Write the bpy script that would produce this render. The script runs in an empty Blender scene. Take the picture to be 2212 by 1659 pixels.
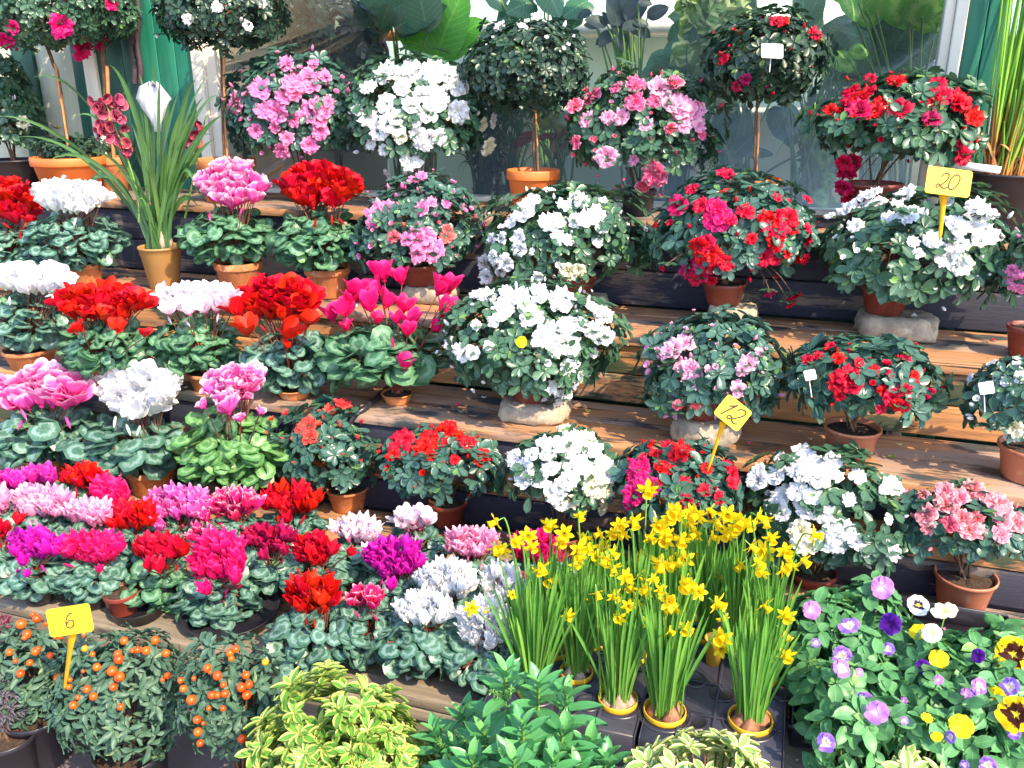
import bpy, math, random
import numpy as np
from mathutils import Vector, Matrix

SC = bpy.context.scene
COL = SC.collection
RNG = np.random.default_rng(7)
random.seed(7)
rad = math.radians

# ---------------------------------------------------------------- camera, sky, sun, exposure
CAMZ, PITCH, YAW, FPX = 1.42, rad(19.0), rad(18.0), 1850.0
cam = bpy.data.objects.new('camera', bpy.data.cameras.new('camera'))
COL.objects.link(cam)
cam.location = (0, 0, CAMZ)
cam.rotation_euler = (rad(90) - PITCH, 0, YAW)
cam.data.sensor_width = 36.0
cam.data.lens = 36.0 * FPX / 2212.0
cam.data.clip_start = 0.05
cam.data.clip_end = 500
SC.camera = cam

SUN_DIR = Vector((0.64, -0.42, 0.74)).normalized()     # towards the sun
w = bpy.data.worlds.new("World"); SC.world = w; w.use_nodes = True
nt = w.node_tree
sky = nt.nodes.new('ShaderNodeTexSky'); sky.sky_type = 'NISHITA'; sky.sun_disc = False
sky.sun_elevation = math.asin(SUN_DIR.z)
sky.sun_rotation = math.atan2(SUN_DIR.x, SUN_DIR.y)
nt.links.new(sky.outputs[0], nt.nodes['Background'].inputs['Color'])
nt.nodes['Background'].inputs['Strength'].default_value = 0.15
sun = bpy.data.objects.new('sun', bpy.data.lights.new('sun', 'SUN'))
COL.objects.link(sun)
sun.rotation_euler = SUN_DIR.to_track_quat('Z', 'Y').to_euler()
sun.data.energy = 2.65; sun.data.angle = rad(0.5); sun.data.color = (1.0, 0.80, 0.54)
SC.view_settings.view_transform = 'Standard'; SC.view_settings.look = 'None'
SC.view_settings.exposure = 1.95; SC.view_settings.gamma = 1.0
try:
    SC.cycles.max_bounces = 6; SC.cycles.transparent_max_bounces = 12
    SC.cycles.use_denoising = True
except Exception: pass

# ---------------------------------------------------------------- where a sight line meets the place (pixels of a 2212 x 1659 view)
cp, sp_, cy, sy = math.cos(PITCH), math.sin(PITCH), math.cos(YAW), math.sin(YAW)
FV = np.array([-sy * cp, cy * cp, -sp_]); RV = np.array([cy, sy, 0.0]); UV_ = np.cross(RV, FV)
CAMP = np.array([0, 0, CAMZ])
FH = np.array([-sy, cy, 0.0])
def ray(x, y): return FV + RV * (x - 1106) / FPX + UV_ * (829.5 - y) / FPX
def at_z(x, y, z):
    r = ray(x, y); return CAMP + r * ((z - CAMZ) / r[2])
def at_Y(x, y, Y):
    r = ray(x, y); return CAMP + r * (Y / r[1])
def depth(p): return float(np.dot(np.asarray(p) - CAMP, FV))
def px2m(p): return depth(p) / FPX
def V3(p): return Vector((float(p[0]), float(p[1]), float(p[2])))

# stand: front edge Y and height of each tread
T = {0: (0.0, 0.0), 1: (1.300, 0.2695), 2: (1.997, 0.5637), 3: (2.297, 0.7686), 4: (2.6415, 1.0246)}
YWALL = 3.077
TZ = {k: v[1] for k, v in T.items()}
TF = {k: v[0] for k, v in T.items()}
def floor_at(Y):
    z = 0.0
    for k in (1, 2, 3, 4):
        if Y >= TF[k] - 0.01: z = TZ[k]
    return z

# ---------------------------------------------------------------- scene objects
def tag(o, label=None, cat=None, group=None, kind=None):
    if label: o['label'] = label
    if cat: o['category'] = cat
    if group: o['group'] = group
    if kind: o['kind'] = kind
    return o
def thing(name, loc, label, cat, group=None):
    o = bpy.data.objects.new(name, None); COL.objects.link(o)
    o.location = V3(loc); o.empty_display_size = 0.05
    return tag(o, label, cat, group)
def mesh(name, V, F, uv=None, tint=None, smooth=True, mats=None, midx=None):
    V = np.asarray(V, dtype=np.float32).reshape(-1, 3)
    me = bpy.data.meshes.new(name)
    if isinstance(F, np.ndarray):
        n, k = F.shape
        me.vertices.add(len(V)); me.vertices.foreach_set('co', V.ravel())
        me.loops.add(n * k); me.loops.foreach_set('vertex_index', F.astype(np.int32).ravel())
        me.polygons.add(n); me.polygons.foreach_set('loop_start', np.arange(0, n * k, k, dtype=np.int32))
        me.update(calc_edges=True)
    else:
        me.from_pydata([tuple(map(float, v)) for v in V], [], F); me.update()
        n = len(F)
    if uv is not None:
        lay = me.uv_layers.new(name='UVMap')
        li = np.empty(len(me.loops), dtype=np.int32); me.loops.foreach_get('vertex_index', li)
        lay.data.foreach_set('uv', np.asarray(uv, dtype=np.float32)[li].ravel())
    if tint is not None:
        a = me.attributes.new('tint', 'FLOAT', 'FACE'); a.data.foreach_set('value', np.asarray(tint, dtype=np.float32))
    if smooth: me.polygons.foreach_set('use_smooth', np.ones(n, dtype=bool))
    if mats:
        for m in (mats if isinstance(mats, (list, tuple)) else [mats]): me.materials.append(m)
    if midx is not None: me.polygons.foreach_set('material_index', np.asarray(midx, dtype=np.int32))
    me.validate(clean_customdata=False)
    return me
def obj(name, me, parent=None, loc=None, label=None):
    """an object whose mesh is in world coordinates (or relative to loc), hung under parent"""
    o = bpy.data.objects.new(name, me); COL.objects.link(o)
    if loc is not None: o.location = V3(loc)
    if parent is not None:
        o.parent = parent
        o.matrix_parent_inverse = world_of(parent).inverted()
    if label: o['label'] = label
    return o
def world_of(o):
    m = o.matrix_basis.copy()
    if o.parent: m = world_of(o.parent) @ o.matrix_parent_inverse @ m
    return m
def inst(tmpl, Ms, ts=None):
    """replicate a leaf/petal template over matrices (n,3,4); returns V, F, uv, tint"""
    tv, tf, tu = tmpl
    n = len(Ms); k = len(tv)
    V = np.einsum('nij,kj->nki', Ms[:, :, :3], tv) + Ms[:, None, :, 3]
    F = (tf[None] + (np.arange(n) * k)[:, None, None]).reshape(-1, tf.shape[1])
    U = np.tile(tu, (n, 1))
    if ts is None: ts = RNG.random(n)
    return V.reshape(-1, 3), F, U, np.repeat(ts, len(tf))
def join(parts):
    off = 0; Vs = []; Fs = []; Us = []; Ts = []
    for V, F, U, t in parts:
        Vs.append(V); Fs.append(F + off); Us.append(U); Ts.append(t); off += len(V)
    return np.concatenate(Vs), np.concatenate(Fs), np.concatenate(Us), np.concatenate(Ts)
def frames(P, D, N, S, S2=None):
    """matrices with X along D, Z close to N, scale S (length) and S2 (width)"""
    D = D / np.linalg.norm(D, axis=1, keepdims=True)
    N = N - D * np.sum(N * D, axis=1, keepdims=True)
    N = N / (np.linalg.norm(N, axis=1, keepdims=True) + 1e-9)
    Yv = np.cross(N, D)
    if S2 is None: S2 = S
    M = np.zeros((len(P), 3, 4))
    M[:, :, 0] = D * S[:, None]; M[:, :, 1] = Yv * S2[:, None]; M[:, :, 2] = N * S[:, None]; M[:, :, 3] = P
    return M
def unit(v):
    v = np.asarray(v, float); return v / (np.linalg.norm(v, axis=-1, keepdims=True) + 1e-12)

def tube(pts, r, seg=6, cap=True):
    """quads tube along pts; r scalar or list"""
    P = np.asarray(pts, float); n = len(P)
    r = np.broadcast_to(np.asarray(r, float), (n,))
    tan = np.gradient(P, axis=0); tan = unit(tan)
    up = np.array([0.13, 0.21, 0.97])
    if abs(np.dot(tan[0], up)) > .93: up = np.array([0.9, 0.3, 0.1])
    A = unit(np.cross(tan, up)); B = np.cross(tan, A)
    a = np.linspace(0, 2 * math.pi, seg, endpoint=False)
    V = P[:, None, :] + r[:, None, None] * (A[:, None, :] * np.cos(a)[None, :, None] + B[:, None, :] * np.sin(a)[None, :, None])
    i = np.arange(n - 1)[:, None]; j = np.arange(seg)[None, :]; j2 = (j + 1) % seg
    F = np.stack([i * seg + j, i * seg + j2, (i + 1) * seg + j2, (i + 1) * seg + j], -1).reshape(-1, 4)
    U = np.stack([np.tile(np.linspace(0, 1, seg), n), np.repeat(np.linspace(0, 1, n), seg)], -1)
    return V.reshape(-1, 3), F, U, np.full(len(F), RNG.random())
def bez(a, b, c, n=8, d=None):
    t = np.linspace(0, 1, n)[:, None]; a, b, c = map(np.asarray, (a, b, c))
    if d is None: return (1 - t) ** 2 * a + 2 * t * (1 - t) * b + t ** 2 * c
    d = np.asarray(d); return (1 - t) ** 3 * a + 3 * t * (1 - t) ** 2 * b + 3 * t ** 2 * (1 - t) * c + t ** 3 * d
def lathe(prof, seg=36, center=(0, 0, 0), wob=0.0):
    prof = np.asarray(prof, float); n = len(prof)
    a = np.linspace(0, 2 * math.pi, seg, endpoint=False)
    rr = prof[:, 0][:, None] * (1 + wob * np.sin(3 * a + 1.3)[None])
    V = np.stack([rr * np.cos(a), rr * np.sin(a), np.repeat(prof[:, 1][:, None], seg, 1)], -1) + np.asarray(center)
    i = np.arange(n - 1)[:, None]; j = np.arange(seg)[None, :]; j2 = (j + 1) % seg
    F = np.stack([i * seg + j, i * seg + j2, (i + 1) * seg + j2, (i + 1) * seg + j], -1).reshape(-1, 4)
    U = np.stack([np.tile(np.linspace(0, 1, seg), n), np.repeat(np.linspace(0, 1, n), seg)], -1)
    return V.reshape(-1, 3), F, U, np.full(len(F), RNG.random())
def box(x0, x1, y0, y1, z0, z1, jig=0.0):
    V = np.array([[x, y, z] for x in (x0, x1) for y in (y0, y1) for z in (z0, z1)], float)
    F = np.array([[0, 1, 3, 2], [4, 6, 7, 5], [0, 4, 5, 1], [2, 3, 7, 6], [0, 2, 6, 4], [1, 5, 7, 3]])
    return V, F, np.zeros((8, 2)), np.full(6, 0.5)
def M_(name, part, mat, parent=None, loc=None, smooth=True, label=None):
    V, F, U, t = part
    if loc is not None: V = V - np.asarray(loc)
    return obj(name, mesh(name, V, F, U, t, smooth, mat), parent, loc, label)
def bevel(o, wdt=0.003, seg=2):
    m = o.modifiers.new('bevel', 'BEVEL'); m.width = wdt; m.segments = seg; m.limit_method = 'ANGLE'; m.angle_limit = rad(40)
    return o
def P2(s):
    """parse 'x,y,r[k];...'"""
    out = []
    for t in s.replace('\n', '').split(';'):
        t = t.strip()
        if not t: continue
        k = 'a'
        if t[-1].isalpha(): k = t[-1]; t = t[:-1]
        out.append(tuple(float(q) for q in t.split(',')) + (k,))
    return out
OFF = {'A1': (0, 0), 'A2': (707.8, 0), 'A3': (1415.7, 0), 'B1': (0, 530.9), 'B2': (707.8, 530.9), 'B3': (1415.7, 530.9),
       'C1': (0, 1039.6), 'C2': (707.8, 1039.6), 'C3': (1415.7, 1039.6)}
def Z(reg, s):
    ox, oy = OFF[reg]; k = 0.3733
    return [(ox + x * k, oy + y * k, r * k, c) for x, y, r, c in P2(s)]
def zp(reg, x, y):
    ox, oy = OFF[reg]; return ox + x * .3733, oy + y * .3733

# ---------------------------------------------------------------- materials
def newmat(name):
    m = bpy.data.materials.new(name); m.use_nodes = True
    n = m.node_tree; b = n.nodes['Principled BSDF']; return m, n, b
def N(nt, typ, **kw):
    nd = nt.nodes.new(typ)
    for k, v in kw.items():
        if k in nd.inputs.keys() if isinstance(k, str) else False: nd.inputs[k].default_value = v
        else: setattr(nd, k, v)
    return nd
def mixc(nt, fac, a, b):
    m = nt.nodes.new('ShaderNodeMix'); m.data_type = 'RGBA'
    for i, v in ((0, fac), (6, a), (7, b)):
        if hasattr(v, 'is_linked') or hasattr(v, 'links'): nt.links.new(v, m.inputs[i])
        else: m.inputs[i].default_value = v if i == 0 else (*v, 1) if len(v) == 3 else v
    return m.outputs[2]
def math_(nt, op, a, b=None, c=None, clamp=False):
    m = nt.nodes.new('ShaderNodeMath'); m.operation = op; m.use_clamp = clamp
    for i, v in enumerate((a, b, c)):
        if v is None: continue
        if isinstance(v, (int, float)): m.inputs[i].default_value = v
        else: nt.links.new(v, m.inputs[i])
    return m.outputs[0]
def maprange(nt, v, a, b, c=0.0, d=1.0):
    m = nt.nodes.new('ShaderNodeMapRange'); m.interpolation_type = 'SMOOTHSTEP'
    nt.links.new(v, m.inputs[0])
    for i, q in enumerate((a, b, c, d)): m.inputs[i + 1].default_value = q
    return m.outputs[0]
def noise(nt, scale, detail=3, vec=None, rough=.5):
    n = nt.nodes.new('ShaderNodeTexNoise'); n.inputs['Scale'].default_value = scale
    n.inputs['Detail'].default_value = detail; n.inputs['Roughness'].default_value = rough
    if vec is not None: nt.links.new(vec, n.inputs['Vector'])
    return n.outputs['Fac']
def texco(nt, which='Object'):
    t = nt.nodes.new('ShaderNodeTexCoord'); return t.outputs[which]
def geopos(nt): return nt.nodes.new('ShaderNodeNewGeometry').outputs['Position']
def mapping(nt, vec, scale):
    m = nt.nodes.new('ShaderNodeMapping'); nt.links.new(vec, m.inputs[0]); m.inputs['Scale'].default_value = scale
    return m.outputs[0]
def bump(nt, b, h, strength=.3, dist=.01):
    n = nt.nodes.new('ShaderNodeBump'); n.inputs['Strength'].default_value = strength; n.inputs['Distance'].default_value = dist
    nt.links.new(h, n.inputs['Height']); nt.links.new(n.outputs[0], b.inputs['Normal'])
def thin(nt, b, col, amount):
    """leaf or petal: part of the light passes through"""
    tr = nt.nodes.new('ShaderNodeBsdfTranslucent'); ms = nt.nodes.new('ShaderNodeMixShader')
    out = nt.nodes['Material Output']
    if isinstance(col, tuple): tr.inputs[0].default_value = (*col, 1)
    else: nt.links.new(col, tr.inputs[0])
    ms.inputs[0].default_value = amount
    nt.links.new(b.outputs[0], ms.inputs[1]); nt.links.new(tr.outputs[0], ms.inputs[2])
    nt.links.new(ms.outputs[0], out.inputs[0])
def leafmat(name, c1, c2, rough=.38, edge=None, marble=None, trans=.22, young=None, spec=.5, pinn=None):
    m, n, b = newmat(name)
    at = n.nodes.new('ShaderNodeAttribute'); at.attribute_name = 'tint'
    tn = at.outputs['Fac']
    col = mixc(n, tn, c1, c2)
    uv = texco(n, 'UV')
    sep = n.nodes.new('ShaderNodeSeparateXYZ'); n.links.new(uv, sep.inputs[0])
    pos = geopos(n)
    if young:
        col = mixc(n, maprange(n, tn, .86, .97), col, young)
    au = math_(n, 'ABSOLUTE', math_(n, 'SUBTRACT', sep.outputs[0], .5))     # 0 midrib .5 margin
    if edge:
        nz = noise(n, 90, 2, pos)
        e = maprange(n, math_(n, 'ADD', au, math_(n, 'MULTIPLY', nz, .22)), .36, .44)
        col = mixc(n, e, col, edge)
    if marble:
        # silvery band between midrib and margin of a round leaf
        rr = math_(n, 'MULTIPLY', math_(n, 'SQRT', math_(n, 'ADD', math_(n, 'MULTIPLY', au, au),
              math_(n, 'POWER', math_(n, 'SUBTRACT', sep.outputs[1], .5), 2))), 2)
        nz = noise(n, 120, 3, pos, .6)
        q = math_(n, 'ADD', rr, math_(n, 'MULTIPLY', math_(n, 'SUBTRACT', nz, .5), .7))
        band = math_(n, 'MULTIPLY', maprange(n, q, .35, .5), maprange(n, q, .62, .80, 1, 0))
        an = math_(n, 'ARCTAN2', math_(n, 'SUBTRACT', sep.outputs[0], .5), math_(n, 'SUBTRACT', sep.outputs[1], .30))
        vein = maprange(n, math_(n, 'ABSOLUTE', math_(n, 'SINE', math_(n, 'MULTIPLY', an, 4.5))), .0, .16, 1, 0)
        vein = math_(n, 'MULTIPLY', vein, maprange(n, rr, .7, .95, 1, 0))
        f = math_(n, 'MULTIPLY', math_(n, 'MAXIMUM', math_(n, 'MULTIPLY', band, .70), math_(n, 'MULTIPLY', vein, .60)), .70, clamp=True)
        col = mixc(n, f, col, marble)
    else:
        rib = maprange(n, au, .0, .045, .35, 0)
        col = mixc(n, rib, col, tuple(min(1, q * 2.2 + .04) for q in c2))
    if pinn:
        w_ = math_(n, 'SINE', math_(n, 'MULTIPLY', math_(n, 'SUBTRACT', sep.outputs[1], math_(n, 'MULTIPLY', au, .45)), pinn))
        col = mixc(n, maprange(n, w_,   .84, .99, 0, .28), col, tuple(min(1, q * 1.9 + .05) for q in c2))
    nz2 = noise(n, 60, 2, pos)
    col = mixc(n, math_(n, 'MULTIPLY', nz2, .35), col, tuple(q * .55 for q in c1))
    n.links.new(col, b.inputs['Base Color'])
    b.inputs['Roughness'].default_value = rough; b.inputs['Specular IOR Level'].default_value = spec
    bump(n, b, noise(n, 260, 2, pos), .12, .002)
    thin(n, b, col, trans)
    return m
def petalmat(name, c, tip=None, base=None, rough=.55, trans=.35, var=.12):
    m, n, b = newmat(name)
    uv = texco(n, 'UV'); sep = n.nodes.new('ShaderNodeSeparateXYZ'); n.links.new(uv, sep.inputs[0])
    oi = n.nodes.new('ShaderNodeObjectInfo')
    tip = tip or tuple(min(1, q * 1.15 + .02) for q in c); base = base or tuple(q * .75 for q in c)
    col = mixc(n, maprange(n, sep.outputs[1], 0., .55), base, c)
    col = mixc(n, maprange(n, sep.outputs[1], .75, 1.0), col, tip)
    vein = noise(n, 14, 3, mapping(n, uv, (4.0, .5, 1)))
    col = mixc(n, math_(n, 'MULTIPLY', vein, var * 1.4), col, base)
    hs = n.nodes.new('ShaderNodeHueSaturation'); n.links.new(col, hs.inputs['Color'])
    n.links.new(math_(n, 'ADD', math_(n, 'MULTIPLY', oi.outputs['Random'], var * .22), .5 - var * .11), hs.inputs['Hue'])
    n.links.new(math_(n, 'ADD', math_(n, 'MULTIPLY', oi.outputs['Random'], var * 1.2), 1 - var * .9), hs.inputs['Value'])
    col = hs.outputs[0]
    n.links.new(col, b.inputs['Base Color']); b.inputs['Roughness'].default_value = rough
    b.inputs['Specular IOR Level'].default_value = .25
    bump(n, b, vein, .25, .002)
    thin(n, b, col, trans)
    return m
def plain(name, c, rough=.6, metal=0, c2=None, scale=8, bmp=0.0, bscale=60, spec=.5, stretch=None):
    m, n, b = newmat(name)
    pos = geopos(n)
    if stretch: pos = mapping(n, pos, stretch)
    nz = noise(n, scale, 4, pos, .6)
    col = mixc(n, maprange(n, nz, .35, .68), c, c2 or tuple(q * .75 for q in c))
    n.links.new(col, b.inputs['Base Color']); b.inputs['Roughness'].default_value = rough; b.inputs['Metallic'].default_value = metal
    b.inputs['Specular IOR Level'].default_value = spec
    if bmp: bump(n, b, noise(n, bscale, 3, pos), bmp, .004)
    return m
def woodmat(name, c1, c2, paint=None, wear=.5, paint2=None):
    m, n, b = newmat(name)
    pos = geopos(n)
    oi = n.nodes.new('ShaderNodeObjectInfo')
    off = n.nodes.new('ShaderNodeVectorMath'); off.operation = 'ADD'
    cmb = n.nodes.new('ShaderNodeCombineXYZ'); n.links.new(math_(n, 'MULTIPLY', oi.outputs['Random'], 37), cmb.inputs[0])
    n.links.new(pos, off.inputs[0]); n.links.new(cmb.outputs[0], off.inputs[1]); p = off.outputs[0]
    grain = noise(n, 7, 6, mapping(n, p, (1.0, 14, 14)), .68)
    fine = noise(n, 30, 4, mapping(n, p, (1.0, 22, 22)), .7)
    blot = noise(n, 3.2, 3, p)
    col = mixc(n, maprange(n, grain, .34, .66), c1, c2)
    col = mixc(n, maprange(n, fine, .58, .74, 0, .55), col, tuple(q * .3 for q in c1))
    col = mixc(n, maprange(n, blot, .42, .66, 0, .5), col, tuple(q * .72 for q in c1))
    bleach = noise(n, 2.6, 4, mapping(n, p, (.8, 2.4, 2.4)), .6)
    col = mixc(n, maprange(n, bleach, .50, .64, 0, .75), col, (.26, .21, .185))
    stain = math_(n, 'ADD', noise(n, 5.5, 5, mapping(n, p, (.7, 2.2, 2.2)), .7), math_(n, 'MULTIPLY', math_(n, 'SUBTRACT', fine, .5), .35))
    col = mixc(n, maprange(n, stain, .58, .66, 0, .75), col, (.045, .035, .032))
    crack = noise(n, 2.2, 3, mapping(n, p, (.45, 42, 42)), .6)
    cr_ = maprange(n, crack, .655, .675)
    col = mixc(n, cr_, col, (.012, .009, .008))
    h = math_(n, 'SUBTRACT', math_(n, 'ADD', grain, math_(n, 'MULTIPLY', fine, .6)), cr_)
    if paint:
        k = math_(n, 'ADD', math_(n, 'MULTIPLY', noise(n, 4.0, 3, mapping(n, p, (1.0, 2.0, 2.6))), 1.0),
                  math_(n, 'ADD', math_(n, 'MULTIPLY', fine, .32), math_(n, 'MULTIPLY', grain, .30)))
        f = maprange(n, k, .80 + .0 - wear * .12 + .06, .84 - wear * .12 + .06)
        pc = mixc(n, noise(n, 20, 3, p), paint, paint2 or tuple(q * 1.8 for q in paint))
        col = mixc(n, f, col, pc)
        h = math_(n, 'ADD', h, math_(n, 'MULTIPLY', f, .6))
    n.links.new(col, b.inputs['Base Color']); b.inputs['Roughness'].default_value = .72
    bump(n, b, h, .5, .004)
    return m
# ---------------------------------------------------------------- leaf, petal and flower shapes
def strip(n, fw, fz=None, ny=2, fx=None, fy=None):
    """blade along +X; fw(t) half-width; returns template"""
    t = np.linspace(0, 1, n + 1); u = np.linspace(-1, 1, ny + 1)
    Tt, Uu = np.meshgrid(t, u, indexing='ij')
    Wd = fw(Tt)
    X = Tt if fx is None else fx(Tt, Uu)
    Y = Uu * Wd if fy is None else fy(Tt, Uu, Wd)
    Zz = np.zeros_like(Tt) if fz is None else fz(Tt, Uu)
    V = np.stack([X, Y, Zz], -1).reshape(-1, 3)
    i = np.arange(n)[:, None]; j = np.arange(ny)[None]
    k = ny + 1
    F = np.stack([i * k + j, (i + 1) * k + j, (i + 1) * k + j + 1, i * k + j + 1], -1).reshape(-1, 4)
    return V, F, np.stack([Uu.ravel() * .5 + .5, Tt.ravel()], -1)
obov = lambda wd: (lambda t: wd * (np.sin(np.pi * np.clip(t, 0, 1) ** 1.25) ** .8 * .97 + .03) * 1.0)
def leafT(wd=.22, curl=.22, fold=.25, n=5, wave=0.0, power=1.25):
    f = lambda t: wd * (np.sin(np.pi * t ** power).clip(0) ** .75 * .96 + .04)
    return strip(n, f, lambda t, u: fold * np.abs(u) * wd * 1.2 - curl * t ** 2 + wave * np.sin(9 * t + 2 * u) * np.abs(u))
L_AZ = strip(5, lambda t: .265 * (np.sin(np.pi * t ** 1.5).clip(0) ** .62 * .95 + .05), lambda t, u: .09 * np.abs(u) - .16 * t ** 2)
L_EUO = leafT(.24, .30, .5, n=5, power=1.1)
L_LANCE = leafT(.17, .35, .45, n=7, wave=.06, power=.9)
L_HEBE = leafT(.20, .28, .35, n=6, power=.95)
L_PANSY = leafT(.30, .35, .25, n=6, wave=.045, power=.95)
L_TINY = leafT(.12, .1, .2, n=2)
def roundT(seed, seg=18, notch=.35, ruffle=.07, scallop=.035, cup=.12):
    r = np.random.default_rng(seed)
    th = np.linspace(-math.pi, math.pi, seg, endpoint=False)
    out = 1 - notch * np.exp(-((np.abs(th) - math.pi) / .32) ** 2) + .06 * np.cos(th) + scallop * np.cos(9 * th)
    rings = np.array([.04, .4, .75, 1.0])
    ph = r.random(3) * 6
    V = []; U = []
    for k, q in enumerate(rings):
        x = out * q * np.cos(th); y = out * q * np.sin(th) * .96
        z = -cup * q * q + ruffle * q ** 2 * (np.sin(3 * th + ph[0]) + .6 * np.sin(5 * th + ph[1])) + .03 * q * np.sin(2 * th + ph[2])
        V.append(np.stack([x, y, z], -1)); U.append(np.stack([.5 + .5 * q * np.sin(th), .5 + .5 * q * np.cos(th)], -1))
    i = np.arange(3)[:, None]; j = np.arange(seg)[None]; j2 = (j + 1) % seg
    F = np.stack([i * seg + j, (i + 1) * seg + j, (i + 1) * seg + j2, i * seg + j2], -1).reshape(-1, 4)
    return np.concatenate(V), F, np.concatenate(U)
L_CYC = [roundT(s) for s in range(4)]
def petal(az, L, W, path, ruff, seed, nl=5, nw=4, twist=0.0, base_w=.12, tipround=True):
    """petal whose spine in the (radial, z) plane is path(t) -> (r, z)"""
    r_ = np.random.default_rng(seed); ph = r_.random(2) * 6.28
    t = np.linspace(0, 1, nl + 1); u = np.linspace(-1, 1, nw + 1)
    Tt, Uu = np.meshgrid(t, u, indexing='ij')
    rr, zz = path(Tt)
    wd = W * (base_w + (1 - base_w) * np.sin(np.pi * (Tt ** .8) * .62) ** 1.1)
    sh = Tt * (1 - .22 * Uu ** 2 * Tt) if tipround else Tt
    rr, zz = path(sh)
    y = Uu * wd
    lift = ruff * (np.sin(4.3 * Uu + ph[0]) + .7 * np.sin(7 * Uu + ph[1] + 3 * Tt)) * Tt ** 1.5 + .18 * W * Uu ** 2
    # twist about the spine
    ca, sa = np.cos(twist * Tt), np.sin(twist * Tt)
    y2 = y * ca; o = y * sa
    dr, dz = np.gradient(rr, axis=0) + 1e-9, np.gradient(zz, axis=0)
    ln = np.sqrt(dr ** 2 + dz ** 2); nr, nz = -dz / ln, dr / ln
    R_ = rr + nr * (lift + o); Z_ = zz + nz * (lift + o)
    c, s = math.cos(az), math.sin(az)
    V = np.stack([R_ * c - y2 * s, R_ * s + y2 * c, Z_], -1).reshape(-1, 3)
    i = np.arange(nl)[:, None]; j = np.arange(nw)[None]; k = nw + 1
    F = np.stack([i * k + j, (i + 1) * k + j, (i + 1) * k + j + 1, i * k + j + 1], -1).reshape(-1, 4)
    return V, F, np.stack([Uu.ravel() * .5 + .5, Tt.ravel()], -1), np.full(len(F), r_.random())
def azaleaT(seed, layers=((6, 1.0, .25), (6, .80, .6), (5, .52, .95)), ruff=.17):
    r = np.random.default_rng(seed); out = []
    a0 = r.random() * 6
    for li, (n, L, up) in enumerate(layers):
        for k in range(n):
            az = a0 + li * .6 + 2 * math.pi * k / n + r.normal() * .12
            l = L * (1 + r.normal() * .07); e = up + r.normal() * .10
            path = lambda t, l=l, e=e: (l * (t * (1 - .0 * e)) * math.cos(e * .9) + 0 * t, l * (math.sin(e * .9) * t + .28 * np.sin(np.pi * t * .8) * (1.1 - e) - .16 * t ** 3))
            out.append(petal(az, l, .50 * L * (1 + r.normal() * .08), path, ruff * (.7 + .6 * r.random()), int(r.integers(1e6)), nl=5, nw=6))
    return join(out)
def cycT(seed, frill=.03, n=5, spread=.42, wid=.36, twist=.5, openv=0., pointed=False):
    r = np.random.default_rng(seed); out = []; a0 = r.random() * 6
    for k in range(n):
        az = a0 + 2 * math.pi * k / n + r.normal() * .15
        l = 1 + r.normal() * .06; sp = spread * (1 + r.normal() * .35) + openv
        path = lambda t, l=l, sp=sp: (.07 + .20 * np.sin(np.pi * t.clip(0, 1) * .5) ** .6 + sp * t ** 2.2, l * (t - .10 * np.sin(np.pi * t)) - .06 * t ** 4)
        out.append(petal(az, l, wid * (1 + r.normal() * .1), path, frill, int(r.integers(1e6)), nl=7, nw=6, twist=twist * (1 if r.random() < .8 else -1) * r.random(), base_w=.35))
        if pointed:
            V, F, U, t = out[-1]; c_, s_ = math.cos(az), math.sin(az); lx = V[:, 0] * c_ + V[:, 1] * s_; ly = -V[:, 0] * s_ + V[:, 1] * c_
            ly = ly * (1 - .55 * ((U[:, 1] - .55) / .45).clip(0, 1) ** 2)
            out[-1] = (np.stack([lx * c_ - ly * s_, lx * s_ + ly * c_, V[:, 2]], -1), F, U, t)
    V, F, U, t = lathe([(.02, -.12), (.10, -.07), (.13, 0.0), (.11, .08)], 8)
    U[:, 1] = 0.0
    out.append((V, F, U, t))
    return join(out)
def budT(seed=0):
    V, F, U, t = lathe([(.12, -.9), (.42, -.6), (.55, -.1), (.48, .35), (.25, .8), (.04, 1.05)], 8)
    a = V[:, 2] * .7; x = V[:, 0] * (1 + .14 * np.sin(4 * np.arctan2(V[:, 1], V[:, 0]) + 3 * V[:, 2]))
    y = V[:, 1]
    V = np.stack([x * np.cos(a) - y * np.sin(a), x * np.sin(a) + y * np.cos(a), V[:, 2]], -1)
    return V, F, U, t
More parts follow.
